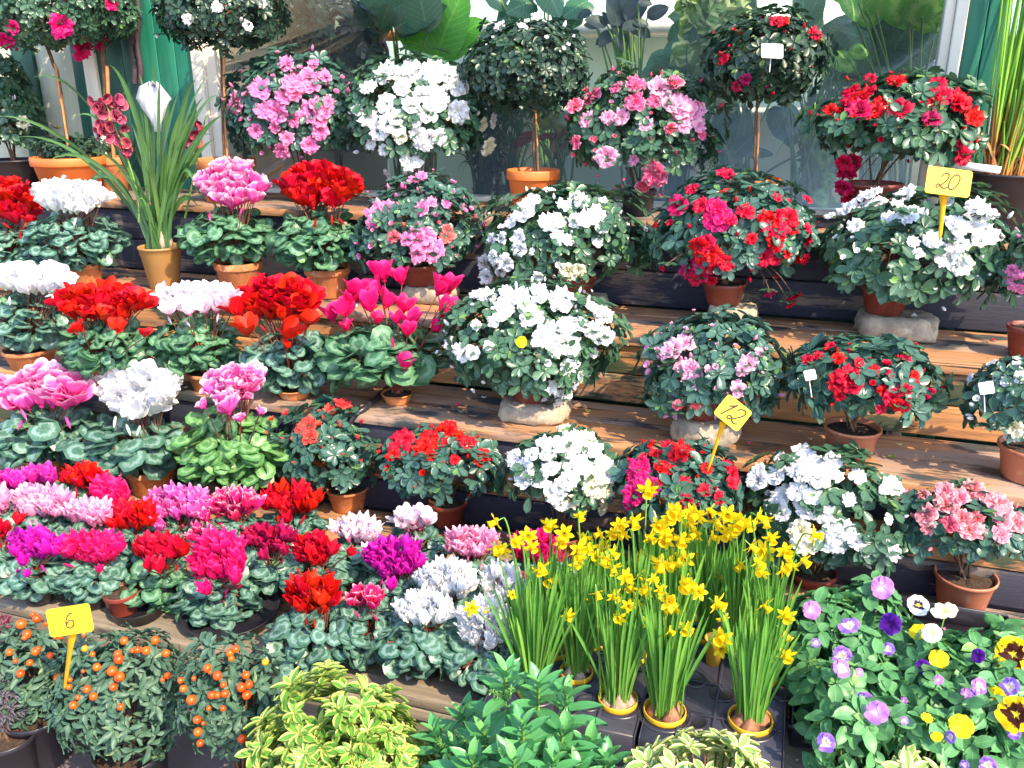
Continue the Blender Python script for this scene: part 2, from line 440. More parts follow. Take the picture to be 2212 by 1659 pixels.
def daffT(seed):
    r = np.random.default_rng(seed); out = []
    for k in range(6):
        az = 2 * math.pi * k / 6 + r.normal() * .06; b = (.05 if k % 2 else -.05) + r.normal() * .08
        path = lambda t, b=b: (.10 + .95 * t, b * t + .10 * np.sin(np.pi * t) - .02)
        Vp = petal(az, 1, .27, path, .015, int(r.integers(1e6)), nl=5, nw=2, base_w=.45, tipround=False)
        V, F, U, t = Vp
        # pinch the tip
        rr = np.hypot(V[:, 0], V[:, 1]); tt = U[:, 1]
        c, s = math.cos(az), math.sin(az); lx = V[:, 0] * c + V[:, 1] * s; ly = -V[:, 0] * s + V[:, 1] * c
        ly *= np.where(tt > .55, 1 - ((tt - .55) / .45) ** 1.6 * .96, 1)
        V = np.stack([lx * c - ly * s, lx * s + ly * c, V[:, 2]], -1)
        out.append((V, F, U, t))
    a = np.linspace(0, 2 * math.pi, 18, endpoint=False)
    pr = [(.22, 0.0), (.27, .3), (.30, .6), (.38, .82), (.46, .9)]
    V, F, U, t = lathe(pr, 18)
    k = V[:, 2] > .7; an = np.arctan2(V[:, 1], V[:, 0])
    V[k, 0] *= 1 + .12 * np.sin(9 * an[k]); V[k, 1] *= 1 + .12 * np.sin(9 * an[k])
    cup = (V, F, U, t)
    V2, F2, U2, t2 = lathe([(.03, -.75), (.06, -.6), (.06, -.2), (.14, 0.02)], 8)
    return join(out), cup, (V2, F2, U2, t2)
def pansyT(seed):
    r = np.random.default_rng(seed); out = []
    spec = [(math.pi / 2 + .55, .85, .52, -.06), (math.pi / 2 - .55, .85, .52, -.03), (math.pi + .10, .80, .45, .02), (-.10, .80, .45, .03), (-math.pi / 2, .85, .62, .07)]
    for az, L, W, dz in spec:
        az += r.normal() * .06
        path = lambda t, L=L, dz=dz: (.0 + L * t, dz + .10 * np.sin(np.pi * t * .7) * 1.0 - .05 * t ** 3)
        out.append(petal(az, L, W, path, .055, int(r.integers(1e6)), nl=6, nw=7, base_w=.2))
    V, F, U, t = join(out)
    return V, F, U, t
_cache = {}
def fmesh(kind, seed, mats, name):
    key = (kind, seed, tuple(m.name for m in mats))
    if key in _cache: return _cache[key]
    mid = None
    if kind == 'az': V, F, U, t = azaleaT(seed)
    elif kind == 'az1': V, F, U, t = azaleaT(seed, ((5, 1.0, .45), (3, .6, .9)), .07)
    elif kind == 'half': V, F, U, t = azaleaT(seed, ((5, 1.0, 1.05), (4, .8, 1.25)), .07)
    elif kind == 'bud': V, F, U, t = budT()
    elif kind == 'cyc': V, F, U, t = cycT(seed, .03)
    elif kind == 'cycopen': V, F, U, t = cycT(seed, .035, spread=.6, wid=.44, twist=.8)
    elif kind == 'frill': V, F, U, t = cycT(seed, .12, n=6, spread=.5, wid=.44, twist=.7)
    elif kind == 'mini': V, F, U, t = cycT(seed, .012, spread=.24, wid=.38, twist=.35, pointed=True)
    elif kind == 'pansy': V, F, U, t = pansyT(seed)
    elif kind == 'orchid': V, F, U, t = azaleaT(seed, ((5, 1.0, .95), (3, .55, 1.2)), .03)
    elif kind == 'daff':
        A, B, C_ = daffT(seed); V, F, U, t = join([A, B, C_])
        mid = [0] * len(A[1]) + [1] * len(B[1]) + [2] * len(C_[1])
    me = mesh(name, V, F, U, t, True, list(mats), mid)
    _cache[key] = me
    return me
def put(name, me, parent, p, axis, size, spin=None, sx=1.0):
    """place a shared flower mesh: its +Z along axis"""
    o = bpy.data.objects.new(name, me); COL.objects.link(o)
    q = V3(unit(axis)).to_track_quat('Z', 'Y').to_matrix().to_4x4()
    s = RNG.random() * 6.28 if spin is None else spin
    Mw = Matrix.Translation(V3(p)) @ q @ Matrix.Rotation(s, 4, 'Z') @ Matrix.Diagonal((size * sx, size * sx, size, 1))
    o.parent = parent
    o.matrix_basis = world_of(parent).inverted() @ Mw
    return o

# ---------------------------------------------------------------- pots
def pot(parent, base, rt, h, style='clay', mat=None, taper=.74, soil=True, name='pot'):
    rb = rt * taper
    if style == 'clay':
        c = h * .24; r1 = rb + (rt * .93 - rb) * 1.0
        pr = [(0.001, 0), (rb * .94, 0), (rb, .004), (r1 * .985, h - c), (r1 * 1.0, h - c + .001), (rt * .985, h - c + .002), (rt, h - c + .006), (rt * 1.0, h - .004), (rt * .985, h), (rt * .93, h), (rt * .90, h - .006), (rt * .87, h * .84)]
    elif style == 'lip':
        pr = [(0.001, 0), (rb * .95, 0), (rb, .004), (rt * .90, h * .80), (rt * .93, h * .82), (rt * .955, h - .008), (rt * .995, h - .007), (rt, h - .003), (rt * .99, h), (rt * .94, h), (rt * .92, h - .006), (rt * .88, h * .84)]
    else:   # plastic
        pr = [(0.001, 0), (rb * .95, 0), (rb, .004), (rt * .955, h - .012), (rt * .99, h - .011), (rt, h - .008), (rt, h - .002), (rt * .985, h), (rt * .95, h), (rt * .93, h - .006), (rt * .88, h * .84)]
    # sharpen: the lathe is smooth shaded, double rings keep the collar crisp
    o = M_(name, lathe(pr, 40, base, .004), mat or MAT['clay'], parent)
    if soil:
        b = np.asarray(base)
        V, F, U, t = lathe([(rt * .895, h * .86), (rt * .6, h * .89), (rt * .3, h * .9), (.002, h * .91)], 20, base)
        V = V + RNG.normal(size=V.shape) * [0.0, 0.0, .0022]
        M_('soil', (V, F, U, t), MAT['soil'], parent)
    return o
def mk_pot(px, rimy, w, boty, tread, zoff=0.0):
    """pot from its picture: rim centre x, rim y, rim width, y of its foot; returns base, radius, height"""
    z0 = TZ[tread] + zoff
    p = at_z(px, boty, z0)
    r = w * px2m(p) / 2
    Y = p[1] + r * .72
    b = at_Y(px, boty, Y); b = CAMP + (b - CAMP); b[2] = z0
    rim = at_Y(px, rimy, Y)
    b[0] = rim[0]
    r = w * px2m(rim) / 2
    return b, r, max(.03, rim[2] - z0)
def stone(base, rx, ry, h, label, seed=0):
    r = np.random.default_rng(seed)
    seg = 28; a = np.linspace(0, 2 * math.pi, seg, endpoint=False)
    prof = [(0, 0), (.9, 0), (1.0, .12), (1.03, .45), (1.0, .8), (.93, 1.0), (.7, 1.02), (.4, 1.0), (.02, .99)]
    out = []
    ph = r.random(4) * 6
    sq = 1 / (np.abs(np.cos(a)) ** 5 + np.abs(np.sin(a)) ** 5) ** (1 / 5)
    for k, (q, zz) in enumerate(prof):
        rr = q * sq * (1 + .05 * np.sin(2 * a + ph[0]) + .04 * np.sin(5 * a + ph[1] + zz * 2) + .035 * r.normal(size=seg))
        out.append(np.stack([rr * rx * np.cos(a), rr * ry * np.sin(a), np.full(seg, zz * h) + (.004 * r.normal(size=seg) if 0 < zz else 0)], -1))
    V = np.concatenate(out); n = len(prof)
    V[:, 2] = np.clip(V[:, 2], 0, h * 1.0 + .002)
    i = np.arange(n - 1)[:, None]; j = np.arange(seg)[None]; j2 = (j + 1) % seg
    F = np.stack([i * seg + j, i * seg + j2, (i + 1) * seg + j2, (i + 1) * seg + j], -1).reshape(-1, 4)
    o = obj('stone_block', mesh('stone_block', V, F, V[:, :2], None, True, MAT['stone']), None, base)
    return tag(o, label, 'stone', 'stone blocks under pots')

# ---------------------------------------------------------------- crowns
def fib(n):
    i = np.arange(n) + .5; z = 1 - 2 * i / n; a = math.pi * (1 + 5 ** .5) * i; r = np.sqrt(1 - z * z)
    return np.stack([r * np.cos(a), r * np.sin(a), z], -1)
class Crown:
    def __init__(s, c, a, b, cdep, seed=0, lump=.07, zmin=-.8):
        s.c = np.asarray(c, float); s.a, s.b, s.d = a, b, cdep
        r = np.random.default_rng(seed); s.k = r.normal(size=(7, 3)) * 3.2; s.ph = r.random(7) * 6.28; s.lump = lump; s.zmin = zmin
    def rad(s, dirs):
        return 1 + s.lump * np.sin(dirs @ s.k.T + s.ph).sum(1) / 2.2
    def pts(s, dirs, q=1.0):
        rr = s.rad(dirs)[:, None] * (q if np.isscalar(q) else q[:, None])
        return s.c + (RV * dirs[:, :1] * s.a + np.array([0, 0, 1.]) * dirs[:, 2:] * s.b + FH * dirs[:, 1:2] * s.d) * rr
    def nrm(s, dirs):
        return unit(RV * dirs[:, :1] / s.a + np.array([0, 0, 1.]) * dirs[:, 2:] / s.b + FH * dirs[:, 1:2] / s.d)
    def hit(s, x, y, out=0.0):
        p, nr = s._hit(x, y, out, 1.0)
        for _ in range(3):
            B = np.stack([RV, FH, np.array([0, 0, 1.])]); lo = unit(B @ (p - s.c) / np.array([s.a, s.d, s.b]))
            q = float(s.rad(lo[None])[0]); p2, nr2 = s._hit(x, y, out, max(q, .9))
            p, nr = p2, nr2
        return p, nr
    def _hit(s, x, y, out, q):
        """front of the crown seen at picture point x, y"""
        r = ray(x, y); B = np.stack([RV, FH, np.array([0, 0, 1.])]); ax = np.array([s.a, s.d, s.b]) * (q + out / s.a)
        o = (B @ (CAMP - s.c)) / ax; dd = (B @ r) / ax
        A, Bq, Cq = dd @ dd, 2 * o @ dd, o @ o - 1
        D = Bq * Bq - 4 * A * Cq
        t = (-Bq - math.sqrt(D)) / (2 * A) if D > 0 else -Bq / (2 * A)
        p = CAMP + r * t
        loc = (B @ (p - s.c)); nr = unit((B.T) @ (loc / np.array([s.a, s.d, s.b]) ** 2))
        return p, nr
def foliage(cr, tmpl, size, spacing, k=(5, 8), tilt=(55, 85), inner=.45, up=.35, svar=.25, zmin=None, pos_filter=True, wide=1.0, extra=None):
    zmin = cr.zmin if zmin is None else zmin
    out = []
    for shell, q0, q1, dens in ((0, .88, 1.05, 1.0), (1, .60, .82, inner)):
        if dens <= 0: continue
        m = (cr.a + cr.b + cr.d) / 3 * (q0 + q1) / 2
        n = int(4 * math.pi * m * m / spacing ** 2 * dens)
        if n < 3: continue
        d = unit(fib(n) + RNG.normal(size=(n, 3)) * .5 * spacing / m)
        d = d[d[:, 2] > zmin]; n = len(d)
        P = cr.pts(d, q0 + (q1 - q0) * RNG.random(n)); Nn = cr.nrm(d)
        ax = unit(Nn + np.array([0, 0, up]) + RNG.normal(size=(n, 3)) * .28)
        wt = RNG.random(n)
        for kk in range(k[1]):
            keep = np.full(n, True) if kk < k[0] else RNG.random(n) < .5
            Pk, Ak, Wk = P[keep], ax[keep], wt[keep]; nk = len(Pk)
            if not nk: continue
            e1 = unit(np.cross(Ak, np.array([.3, .2, .93]))); e2 = np.cross(Ak, e1)
            az = Wk * 40 + kk * 2.399 + RNG.normal(size=nk) * .25
            tl = np.radians(tilt[0] + (tilt[1] - tilt[0]) * ((k[1] - kk) / k[1] * .7 + .3 * RNG.random(nk)))
            side = e1 * np.cos(az)[:, None] + e2 * np.sin(az)[:, None]
            D = side * np.sin(tl)[:, None] + Ak * np.cos(tl)[:, None]
            D = D - np.array([0, 0, .12])
            Nl = Ak * np.sin(tl)[:, None] - side * np.cos(tl)[:, None]
            S = size * (1 - svar + 2 * svar * RNG.random(nk)) * (1.0 if kk < k[1] * .65 else .72)
            Pq = Pk + D * .002
            if pos_filter:
                tip = Pq + unit(D) * S[:, None]
                ok = np.array([min(a_[2], b_[2]) > max(floor_at(a_[1]), floor_at(b_[1])) + .002 and b_[1] < YWALL - .03 for a_, b_ in zip(Pq, tip)])
                if not ok.any(): continue
                Pq, D, Nl, S, Wk = Pq[ok], D[ok], Nl[ok], S[ok], Wk[ok]; nk = len(Pq)
            tint = np.clip(.25 + .5 * RNG.random(nk) * .9 + .12 * Wk + RNG.normal(size=nk) * .08, 0, .84)
            if kk >= k[1] * .65: tint = np.where(Wk > .45, .80 + .2 * RNG.random(nk), tint)
            out.append(inst(tmpl, frames(Pq, D, Nl, S, S * wide), tint))
    return join(out)
def crown_axes(P, rx, ry, cy_, dr=.85):
    s = px2m(P); a = rx * s; c = a * dr
    el = math.atan2(CAMZ - P[2], math.hypot(P[0], P[1]))
    b2 = (ry * s) ** 2 - (c * math.sin(el)) ** 2
    b = math.sqrt(max(b2, (.42 * ry * s) ** 2)) / max(math.cos(el), .3)
    return a, b, c

def twigs(base, cr, n, r0=.003, mat='bark', parent=None, name='stems'):
    out = []
    for i in range(n):
        d = unit(np.array([RNG.normal() * .8, RNG.normal() * .8, .6 + RNG.random() * .5]))
        e = cr.pts(d[None], .8)[0]
        b = np.asarray(base) + np.array([RNG.normal() * .006, RNG.normal() * .006, 0])
        mid = (b + e) / 2 + np.array([RNG.normal() * .01, RNG.normal() * .01, -.01])
        mid[:2] = b[:2] + (e[:2] - b[:2]) * .35
        out.append(tube(bez(b, mid, e, 7), np.linspace(r0, r0 * .4, 7), 5))
    return M_(name, join(out), MAT[mat], parent)

def expand(blooms, cell):
    """a patch wider than one flower becomes a bunch of flowers"""
    out = []
    for x, y, r, k in blooms:
        if r > cell * 1.35:
            n = max(2, int(round((r / cell) ** 2 * 1.15)))
            pts = []
            for _ in range(400):
                a, q = random.random() * 6.28, math.sqrt(random.random()) * (r - cell * .72)
                p = (x + q * math.cos(a), y + q * math.sin(a))
                if all(math.hypot(p[0] - u, p[1] - v) > cell * .95 for u, v in pts): pts.append(p)
                if len(pts) >= n: break
            out += [(u, v, cell * random.uniform(.88, 1.1), k) for u, v in pts]
        else: out.append((x, y, r, k))
    return out

def azalea(label, crown, blooms, cols, pot_=None, Y=None, tread=None, leaf='leaf_az', lsize=.034, sp=.033, style='plastic', pmat='plastic_red',
           stone_=None, seed=1, lump=.12, group='azalea bushes in pots', cell=17, potr=.06, poth=.085, name='azalea_plant', cat='azalea', dr=.85, kfull='az', extra_buds=22, facing=.35, zmin=-.5, budcol=None, inner=.32):
    cx, cy_, rx, ry = crown
    zoff = 0
    if stone_:
        sx0, sx1, sbot, stop = stone_
        p = at_z((sx0 + sx1) / 2, sbot, TZ[tread]); hw = (sx1 - sx0) / 2 * px2m(p)
        sb = p + np.array([0, hw * .70, 0]); sb[2] = TZ[tread]
        # stay clear of the riser behind
        nxt = TF.get(tread + 1, YWALL) - .012
        hy = min(hw * .8, (nxt - p[1]) / 2 * .97); sb[1] = min(sb[1], nxt - hy)
        top = at_Y((sx0 + sx1) / 2, stop, p[1] + .02); zoff = min(.06, max(.018, (top[2] - TZ[tread])))
        stone(sb, hw, hy, zoff, STONE_L[seed], seed)
        Y = sb[1]
    if pot_ is not None and len(pot_) == 4 and not stone_:
        b, r, h = mk_pot(*pot_, tread); Y = b[1]
    else:
        if Y is None: Y = TF[tread] + .14
        z0 = TZ[tread] + zoff + (.0 if stone_ else 0)
        px = pot_[0] if pot_ else cx
        q = at_Y(px, cy_, Y); b = np.array([q[0], Y, z0])
        r = (pot_[1] * px2m(b) / 2) if pot_ else potr; h = poth
    C = at_Y(cx, cy_, b[1])
    a, bb, c = crown_axes(C, rx, ry, cy_, dr)
    back = TF.get((tread or 0) + 1, YWALL) if tread else 9
    wallY = back if C[2] < TZ.get((tread or 0) + 1, 9) + .03 else YWALL
    c = min(c, max(.06, YWALL - .05 - C[1])) if tread == 4 else c
    cr = Crown(C, a * .93, bb * .93, c * .93, seed, lump, zmin)
    th = thing(name, b, label, cat, group)
    pot(th, b, r, h, style, MAT[pmat])
    rim = b + np.array([0, 0, h * .88])
    twigs(rim, cr, 9, .0032, parent=th)
    M_('foliage', foliage(cr, L_AZ, lsize, sp * 1.10, k=(6, 9), zmin=zmin, inner=inner), MAT[leaf], th)
    flowers(th, cr, blooms, cols, cell, kfull, facing, budcol)
    for i in range(extra_buds):
        d = unit(np.array([RNG.normal(), -abs(RNG.normal()) * .8, RNG.normal() * .7 + .35]))
        p = cr.pts(d[None], 1.04)[0]
        if p[2] < floor_at(p[1]) + .02 or p[1] > YWALL - .04: continue
        mt = MAT[budcol or cols['a']]
        if i % 3 == 0 and not budcol: put('flower_bud', fmesh('half', i % 3, [mt], 'flower_bud'), th, p, cr.nrm(d[None])[0] + np.array([0, 0, .4]), .011 + .006 * RNG.random()); continue
        put('flower_bud', fmesh('bud', 0, [mt], 'flower_bud'), th, p, cr.nrm(d[None])[0] + np.array([0, 0, .5]), .007 + .005 * RNG.random(), sx=.8)
    return th, cr
def flowers(th, cr, blooms, cols, cell=17, kfull='az', facing=.35, budcol=None):
    loose, green = [], []
    for x, y, r, k in expand(blooms, cell):
        p, nr = cr.hit(x, y, .010)
        if p[2] < floor_at(p[1]) + .008 or p[1] > YWALL - .035: continue
        s = px2m(p) * r
        Bm = np.stack([RV, FH, np.array([0, 0, 1.])]); lo = Bm @ (p - cr.c) / np.array([cr.a, cr.d, cr.b])
        if np.linalg.norm(lo) > 1.12:      # a shoot that reaches out of the bush
            e0 = cr.c + (p - cr.c) * .7 / np.linalg.norm(lo)
            loose.append(tube(bez(e0, (e0 + p) / 2 + np.array([0, 0, .02]), p, 7), .0016, 5))
            for q in range(7):
                a_ = q * 2.4; D = np.array([[math.cos(a_), math.sin(a_), .1]]); green.append(inst(L_AZ, frames((p - unit(p - e0) * .008)[None], D, np.array([[0, 0, 1.]]), np.array([.028])), np.array([.4 + .4 * RNG.random()])))
        tocam = unit(CAMP - p)
        ax = nr * .75 + np.array([0, 0, .22]) + tocam * facing + RNG.normal(size=3) * .2
        mt = MAT[cols[k]]
        if r < cell * .55:
            put('flower_bud', fmesh('bud', 0, [MAT[budcol] if budcol and r < 4.5 else mt], 'flower_bud') if RNG.random() < .45 else fmesh('half', int(RNG.integers(3)), [mt], 'flower_bud'),
                th, p, ax + np.array([0, 0, .5]), s * 1.1, sx=.8)
        else:
            put('flower', fmesh(kfull, int(RNG.integers(5)), [mt], 'flower'), th, p - unit(ax) * s * .25, ax, s * 1.28)
    if loose:
        for q_ in range(len(loose)):
            sh_ = M_('shoot', loose[q_], MAT['bark'], th); M_('shoot_leaves', join(green[q_ * 7:q_ * 7 + 7]), MAT['leaf_az'], sh_)

def cyclamen(label, head, n, leaves, col, fs, pot_=None, tread=1, hf=.155, kind='cyc', leaf='leaf_cyc', lr=.0235, pmat='clay', style='clay',
             Y=None, seed=1, group='cyclamens in pots', stray=(), budcol=None, potr=.05, poth=.07, stalkm='stalk', pts=None, tiltv=.25, extra=None, zlift=0, petw=1.0, buds=3):
    hx, hy, hrx, hry = head; lx, ly, lrx, lry = leaves
    zt = TZ[tread] + zlift
    if pot_:
        b, r, h = mk_pot(*pot_, tread)
    else:
        if Y is None:
            p = at_z(hx, hy, zt + hf)
        else: p = at_Y(hx, hy, Y)
        Yb = p[1]
        q = at_Y(lx, ly, Yb)
        b = np.array([q[0], Yb, zt]); r, h = potr, poth
    C = at_Y(lx, ly, b[1]); a, bb, c = crown_axes(C, lrx, lry, ly, .88)
    cr = Crown(C, a * .95, bb * 1.04, c * .95, seed, .07)
    th = thing('cyclamen_plant', b, label, 'cyclamen', group)
    pot(th, b, r, h, style, MAT[pmat])
    # leaves: blades overlapping like tiles over a dome
    out = []; pet = []
    m = (cr.a + cr.b + cr.d) / 3
    for q0, q1, dens in ((.88, 1.06, 1.0), (.6, .85, .5)):
        nn = int(4 * math.pi * m * m / (lr * lr) * .58 * dens)
        d = unit(fib(max(nn, 8)) + RNG.normal(size=(max(nn, 8), 3)) * .16); d = d[d[:, 2] > -.80]
        P = cr.pts(d, q0 + (q1 - q0) * RNG.random(len(d))); Nn = cr.nrm(d)
        for v in range(4):
            idx = np.arange(v, len(d), 4)
            if not len(idx): continue
            Nl = unit(Nn[idx] * .8 + np.array([0, 0, .75]) + RNG.normal(size=(len(idx), 3)) * .30)
            D = unit(Nn[idx] * np.array([1, 1, .1]) + RNG.normal(size=(len(idx), 3)) * .4 - np.array([0, 0, .15]))
            S = lr * (.68 + .6 * RNG.random(len(idx)))
            Pk = P[idx]
            ok = np.array([p_[2] > floor_at(p_[1] + s_) + s_ * .35 and p_[1] < YWALL - .05 for p_, s_ in zip(Pk, S)])
            if ok.any():
                out.append(inst(L_CYC[v], frames(Pk[ok], D[ok], Nl[ok], S[ok]), np.clip(RNG.random(ok.sum()) * .86 + (RNG.random(ok.sum()) < .05) * .3, 0, 1)))
    M_('foliage', join(out), MAT[leaf], th)
    rim = b + np.array([0, 0, h * .88])
    for i in range(22):
        a_ = RNG.random() * 6.28; d = unit(np.array([math.cos(a_), math.sin(a_), .15 + RNG.random() * .5])); e = cr.pts(d[None], .9)[0]
        pet.append(tube(bez(rim + RNG.normal(size=3) * .004, (rim + e) / 2 + np.array([0, 0, .012]), e, 6), .0016, 5))
    M_('leaf_stalks', join(pet), MAT[stalkm], th)
    # flowers
    H = at_Y(hx, hy, b[1]); s = px2m(H)
    sz = fs * s
    if kind != 'mini' and pts is None: fs *= .84; n = int(n * 1.3)
    if pts is None:
        pts = []; tries = 0; minr = math.sqrt(hrx * hry / max(n, 1)) * 1.25
        while len(pts) < n and tries < 6000:
            tries += 1
            if tries % 500 == 499: minr *= .9
            u, v = random.uniform(-1, 1), random.uniform(-1, 1)
            if u * u + v * v > 1: continue
            q = (hx + u * max(hrx - fs * .33, 2), hy + v * max(hry - fs * .45, 2))
            if all(math.hypot(q[0] - c_[0], (q[1] - c_[1]) * 1.1) > minr for c_ in pts): pts.append((q[0], q[1], fs, 'a'))
    def one(x, y, f, off, nm='flower', bud=False):
        # lower flowers of the head stand nearer
        v = (y - hy) / max(hry, 1); u = (x - hx) / max(hrx, 1)
        Yo = b[1] + off - v * hrx * s * .45 + RNG.normal() * .008
        p = at_Y(x, y + f * .35, Yo)
        if p[2] < floor_at(Yo) + .03: p = at_Y(x, y + f * .35, b[1])
        ax = np.array([0, 0, 1.]) + RV * u * .35 * tiltv / .25 - FH * .10 + RNG.normal(size=3) * tiltv
        if bud:
            fl = put('flower_bud', fmesh('bud', 0, [MAT[budcol or col]], 'flower_bud'), th, p, -ax + RNG.normal(size=3) * .3, f * s * .42, sx=.42)
        else:
            fl = put('flower', fmesh(kind, int(RNG.integers(6)), [MAT[col]], 'flower'), th, p, ax, f * s * 1.05, sx=petw)
        e = p - unit(ax) * f * s * .08
        bb_ = rim + RNG.normal(size=3) * [.008, .008, .0]
        mid = bb_ + (e - bb_) * .5; mid[:2] = bb_[:2] + (e[:2] - bb_[:2]) * .35; mid[2] = max(mid[2], bb_[2] + .02)
        top = e + np.array([0, 0, .010 * f / 30])
        V, F, U, t = tube(bez(bb_, mid, top - np.array([0, 0, .03]) * .3, 9, d=e), np.linspace(.0022, .0013, 9) * (1.0 if fs > 24 else .7), 5)
        M_('stalk', (V, F, U, t), MAT[stalkm], fl, loc=p)
    for x, y, f, k in pts: one(x, y, f, 0)
    for q in stray: one(q[0], q[1], q[2] * (.82 if kind != 'mini' else 1), -.05)
    for i in range(buds):
        one(hx + random.uniform(-.8, .8) * hrx, hy + hry * random.uniform(.75, 1.35), fs * .8, -.02, bud=True)
    return th, cr
# ---------------------------------------------------------------- material list
MAT = {}
MAT['clay'] = plain('terracotta', (.56, .19, .06), .8, c2=(.36, .12, .045), scale=9, bmp=.2, bscale=90)
def weather(key, lime=(.52, .40, .30), dark=(.10, .05, .03)):
    m = MAT[key]; n = m.node_tree; b = n.nodes['Principled BSDF']; old = b.inputs['Base Color'].links[0].from_socket; pos = geopos(n)
    q = noise(n, 26, 5, pos, .65); col = mixc(n, maprange(n, q, .56, .68, 0, .6), old, lime)
    q = noise(n, 17, 4, mapping(n, pos, (1, 1, .45)), .6); col = mixc(n, maprange(n, q, .58, .68, 0, .55), col, dark)
    n.links.new(col, b.inputs['Base Color'])
weather('clay')
MAT['clay_bright'] = plain('orange_plastic', (.70, .17, .035), .5, c2=(.60, .13, .03), scale=6)
MAT['clay_brown'] = plain('ochre_plastic', (.36, .19, .06), .55, c2=(.28, .15, .05), scale=5)
MAT['plastic_terra'] = plain('brown_plastic', (.42, .15, .085), .5, c2=(.36, .12, .07), scale=5)
MAT['plastic_red'] = plain('oxblood_plastic', (.20, .035, .025), .45, c2=(.15, .03, .02), scale=5)
weather('plastic_terra', (.48, .26, .18), (.14, .05, .03))
weather('plastic_red', (.28, .09, .07), (.05, .015, .01))
MAT['black'] = plain('black_plastic', (.014, .013, .020), .38, c2=(.022, .022, .032), scale=10)
MAT['dark_tray'] = plain('tray_plastic', (.030, .030, .048), .35, c2=(.018, .018, .03), scale=12, bmp=.15)
MAT['soil'] = plain('soil', (.055, .032, .02), .95, c2=(.02, .012, .008), scale=130, bmp=.8, bscale=160)
MAT['stone'] = plain('stone', (.42, .35, .26), .9, c2=(.24, .20, .16), scale=22, bmp=.7, bscale=70)
weather('stone', (.55, .50, .42), (.09, .08, .06))
MAT['bark'] = plain('bark', (.14, .075, .04), .85, c2=(.07, .04, .025), scale=60, bmp=.5)
MAT['cane'] = plain('cane', (.50, .22, .08), .7, c2=(.33, .15, .06), scale=30)
MAT['stalk'] = plain('stalk', (.20, .05, .035), .6, c2=(.12, .04, .03), scale=20)
MAT['stalkg'] = plain('green_stalk', (.10, .22, .05), .6, c2=(.16, .25, .05), scale=20)
MAT['white'] = plain('white_card', (.82, .82, .84), .5, c2=(.76, .76, .80), scale=10)
MAT['yellow_sign'] = plain('yellow_plastic', (.84, .50, .010), .4, c2=(.84, .46, .010), scale=9)
MAT['yellow_sign2'] = plain('lemon_plastic', (.84, .64, .02), .4)
MAT['yellow_stake'] = plain('yellow_stake_plastic', (.85, .42, .01), .45)
MAT['ink'] = plain('ink', (.06, .035, .02), .6)
MAT['ghost_ink'] = plain('faded_ink', (.80, .38, .02), .6)
MAT['green_paint'] = plain('green_paint', (.012, .17, .11), .5, c2=(.008, .12, .08), scale=5, bmp=.15, bscale=30, stretch=(6, 6, .7))
MAT['green_paint2'] = plain('dark_green_paint', (.008, .075, .052), .5, c2=(.006, .055, .04), scale=5, stretch=(6, 6, .7))
MAT['white_paint'] = plain('white_paint', (.78, .72, .62), .5, c2=(.70, .64, .54), scale=6, bmp=.1, stretch=(5, 5, .6))
MAT['cream'] = plain('cream_wall', (.66, .67, .52), .8, c2=(.56, .60, .46), scale=2.2)
MAT['pale'] = plain('pale_green_wall', (.66, .76, .68), .8, c2=(.58, .70, .62), scale=1.6)
MAT['curtain'] = plain('frosted_panel', (.52, .53, .42), .35, c2=(.40, .42, .34), scale=4, stretch=(4, 4, .8))
MAT['bluecloth'] = plain('blue_sheet', (.16, .22, .55), .6, c2=(.22, .28, .6), scale=4)
MAT['sack'] = plain('tan_sack', (.55, .28, .10), .9, c2=(.45, .22, .08), scale=14, bmp=.4)
MAT['grey_board'] = plain('grey_board', (.17, .16, .14), .7, c2=(.13, .12, .10), scale=4)
MAT['cable'] = plain('dark_cable', (.055, .035, .05), .5)
MAT['berry'] = plain('berry', (.78, .105, .004), .28, c2=(.66, .05, .004), scale=30)
MAT['berry_y'] = plain('yellow_berry', (.85, .33, .01), .28)
MAT['bulb'] = plain('bulb_skin', (.34, .14, .07), .55, c2=(.16, .08, .045), scale=45, bmp=.4, stretch=(3, 3, .8))
MAT['bulb_pale'] = plain('pale_bulb_skin', (.42, .33, .27), .55, c2=(.22, .15, .11), scale=45, bmp=.4, stretch=(3, 3, .8))
MAT['yellow_pot'] = plain('yellow_pot_plastic', (.62, .37, .02), .45, c2=(.5, .3, .02), scale=12)
MAT['maroon_box'] = plain('maroon_plastic', (.15, .02, .02), .5)
MAT['paving'] = plain('paving', (.15, .12, .125), .8, c2=(.10, .08, .075), scale=7, bmp=.5, bscale=50)
MAT['wood'] = woodmat('weathered_wood', (.44, .21, .085), (.24, .13, .08), paint=(.020, .026, .030), wear=-.15)
MAT['wood_worn'] = woodmat('worn_painted_wood', (.50, .22, .075), (.28, .13, .06), paint=(.018, .030, .022), wear=.35, paint2=(.06, .075, .035))
MAT['wood_dark'] = woodmat('dark_painted_wood', (.10, .08, .08), (.20, .14, .11), paint=(.012, .014, .030), wear=1.25, paint2=(.02, .022, .045))
MAT['wood_fascia'] = woodmat('grey_weathered_wood', (.23, .19, .14), (.15, .12, .09), paint=(.03, .03, .03), wear=-1.0)
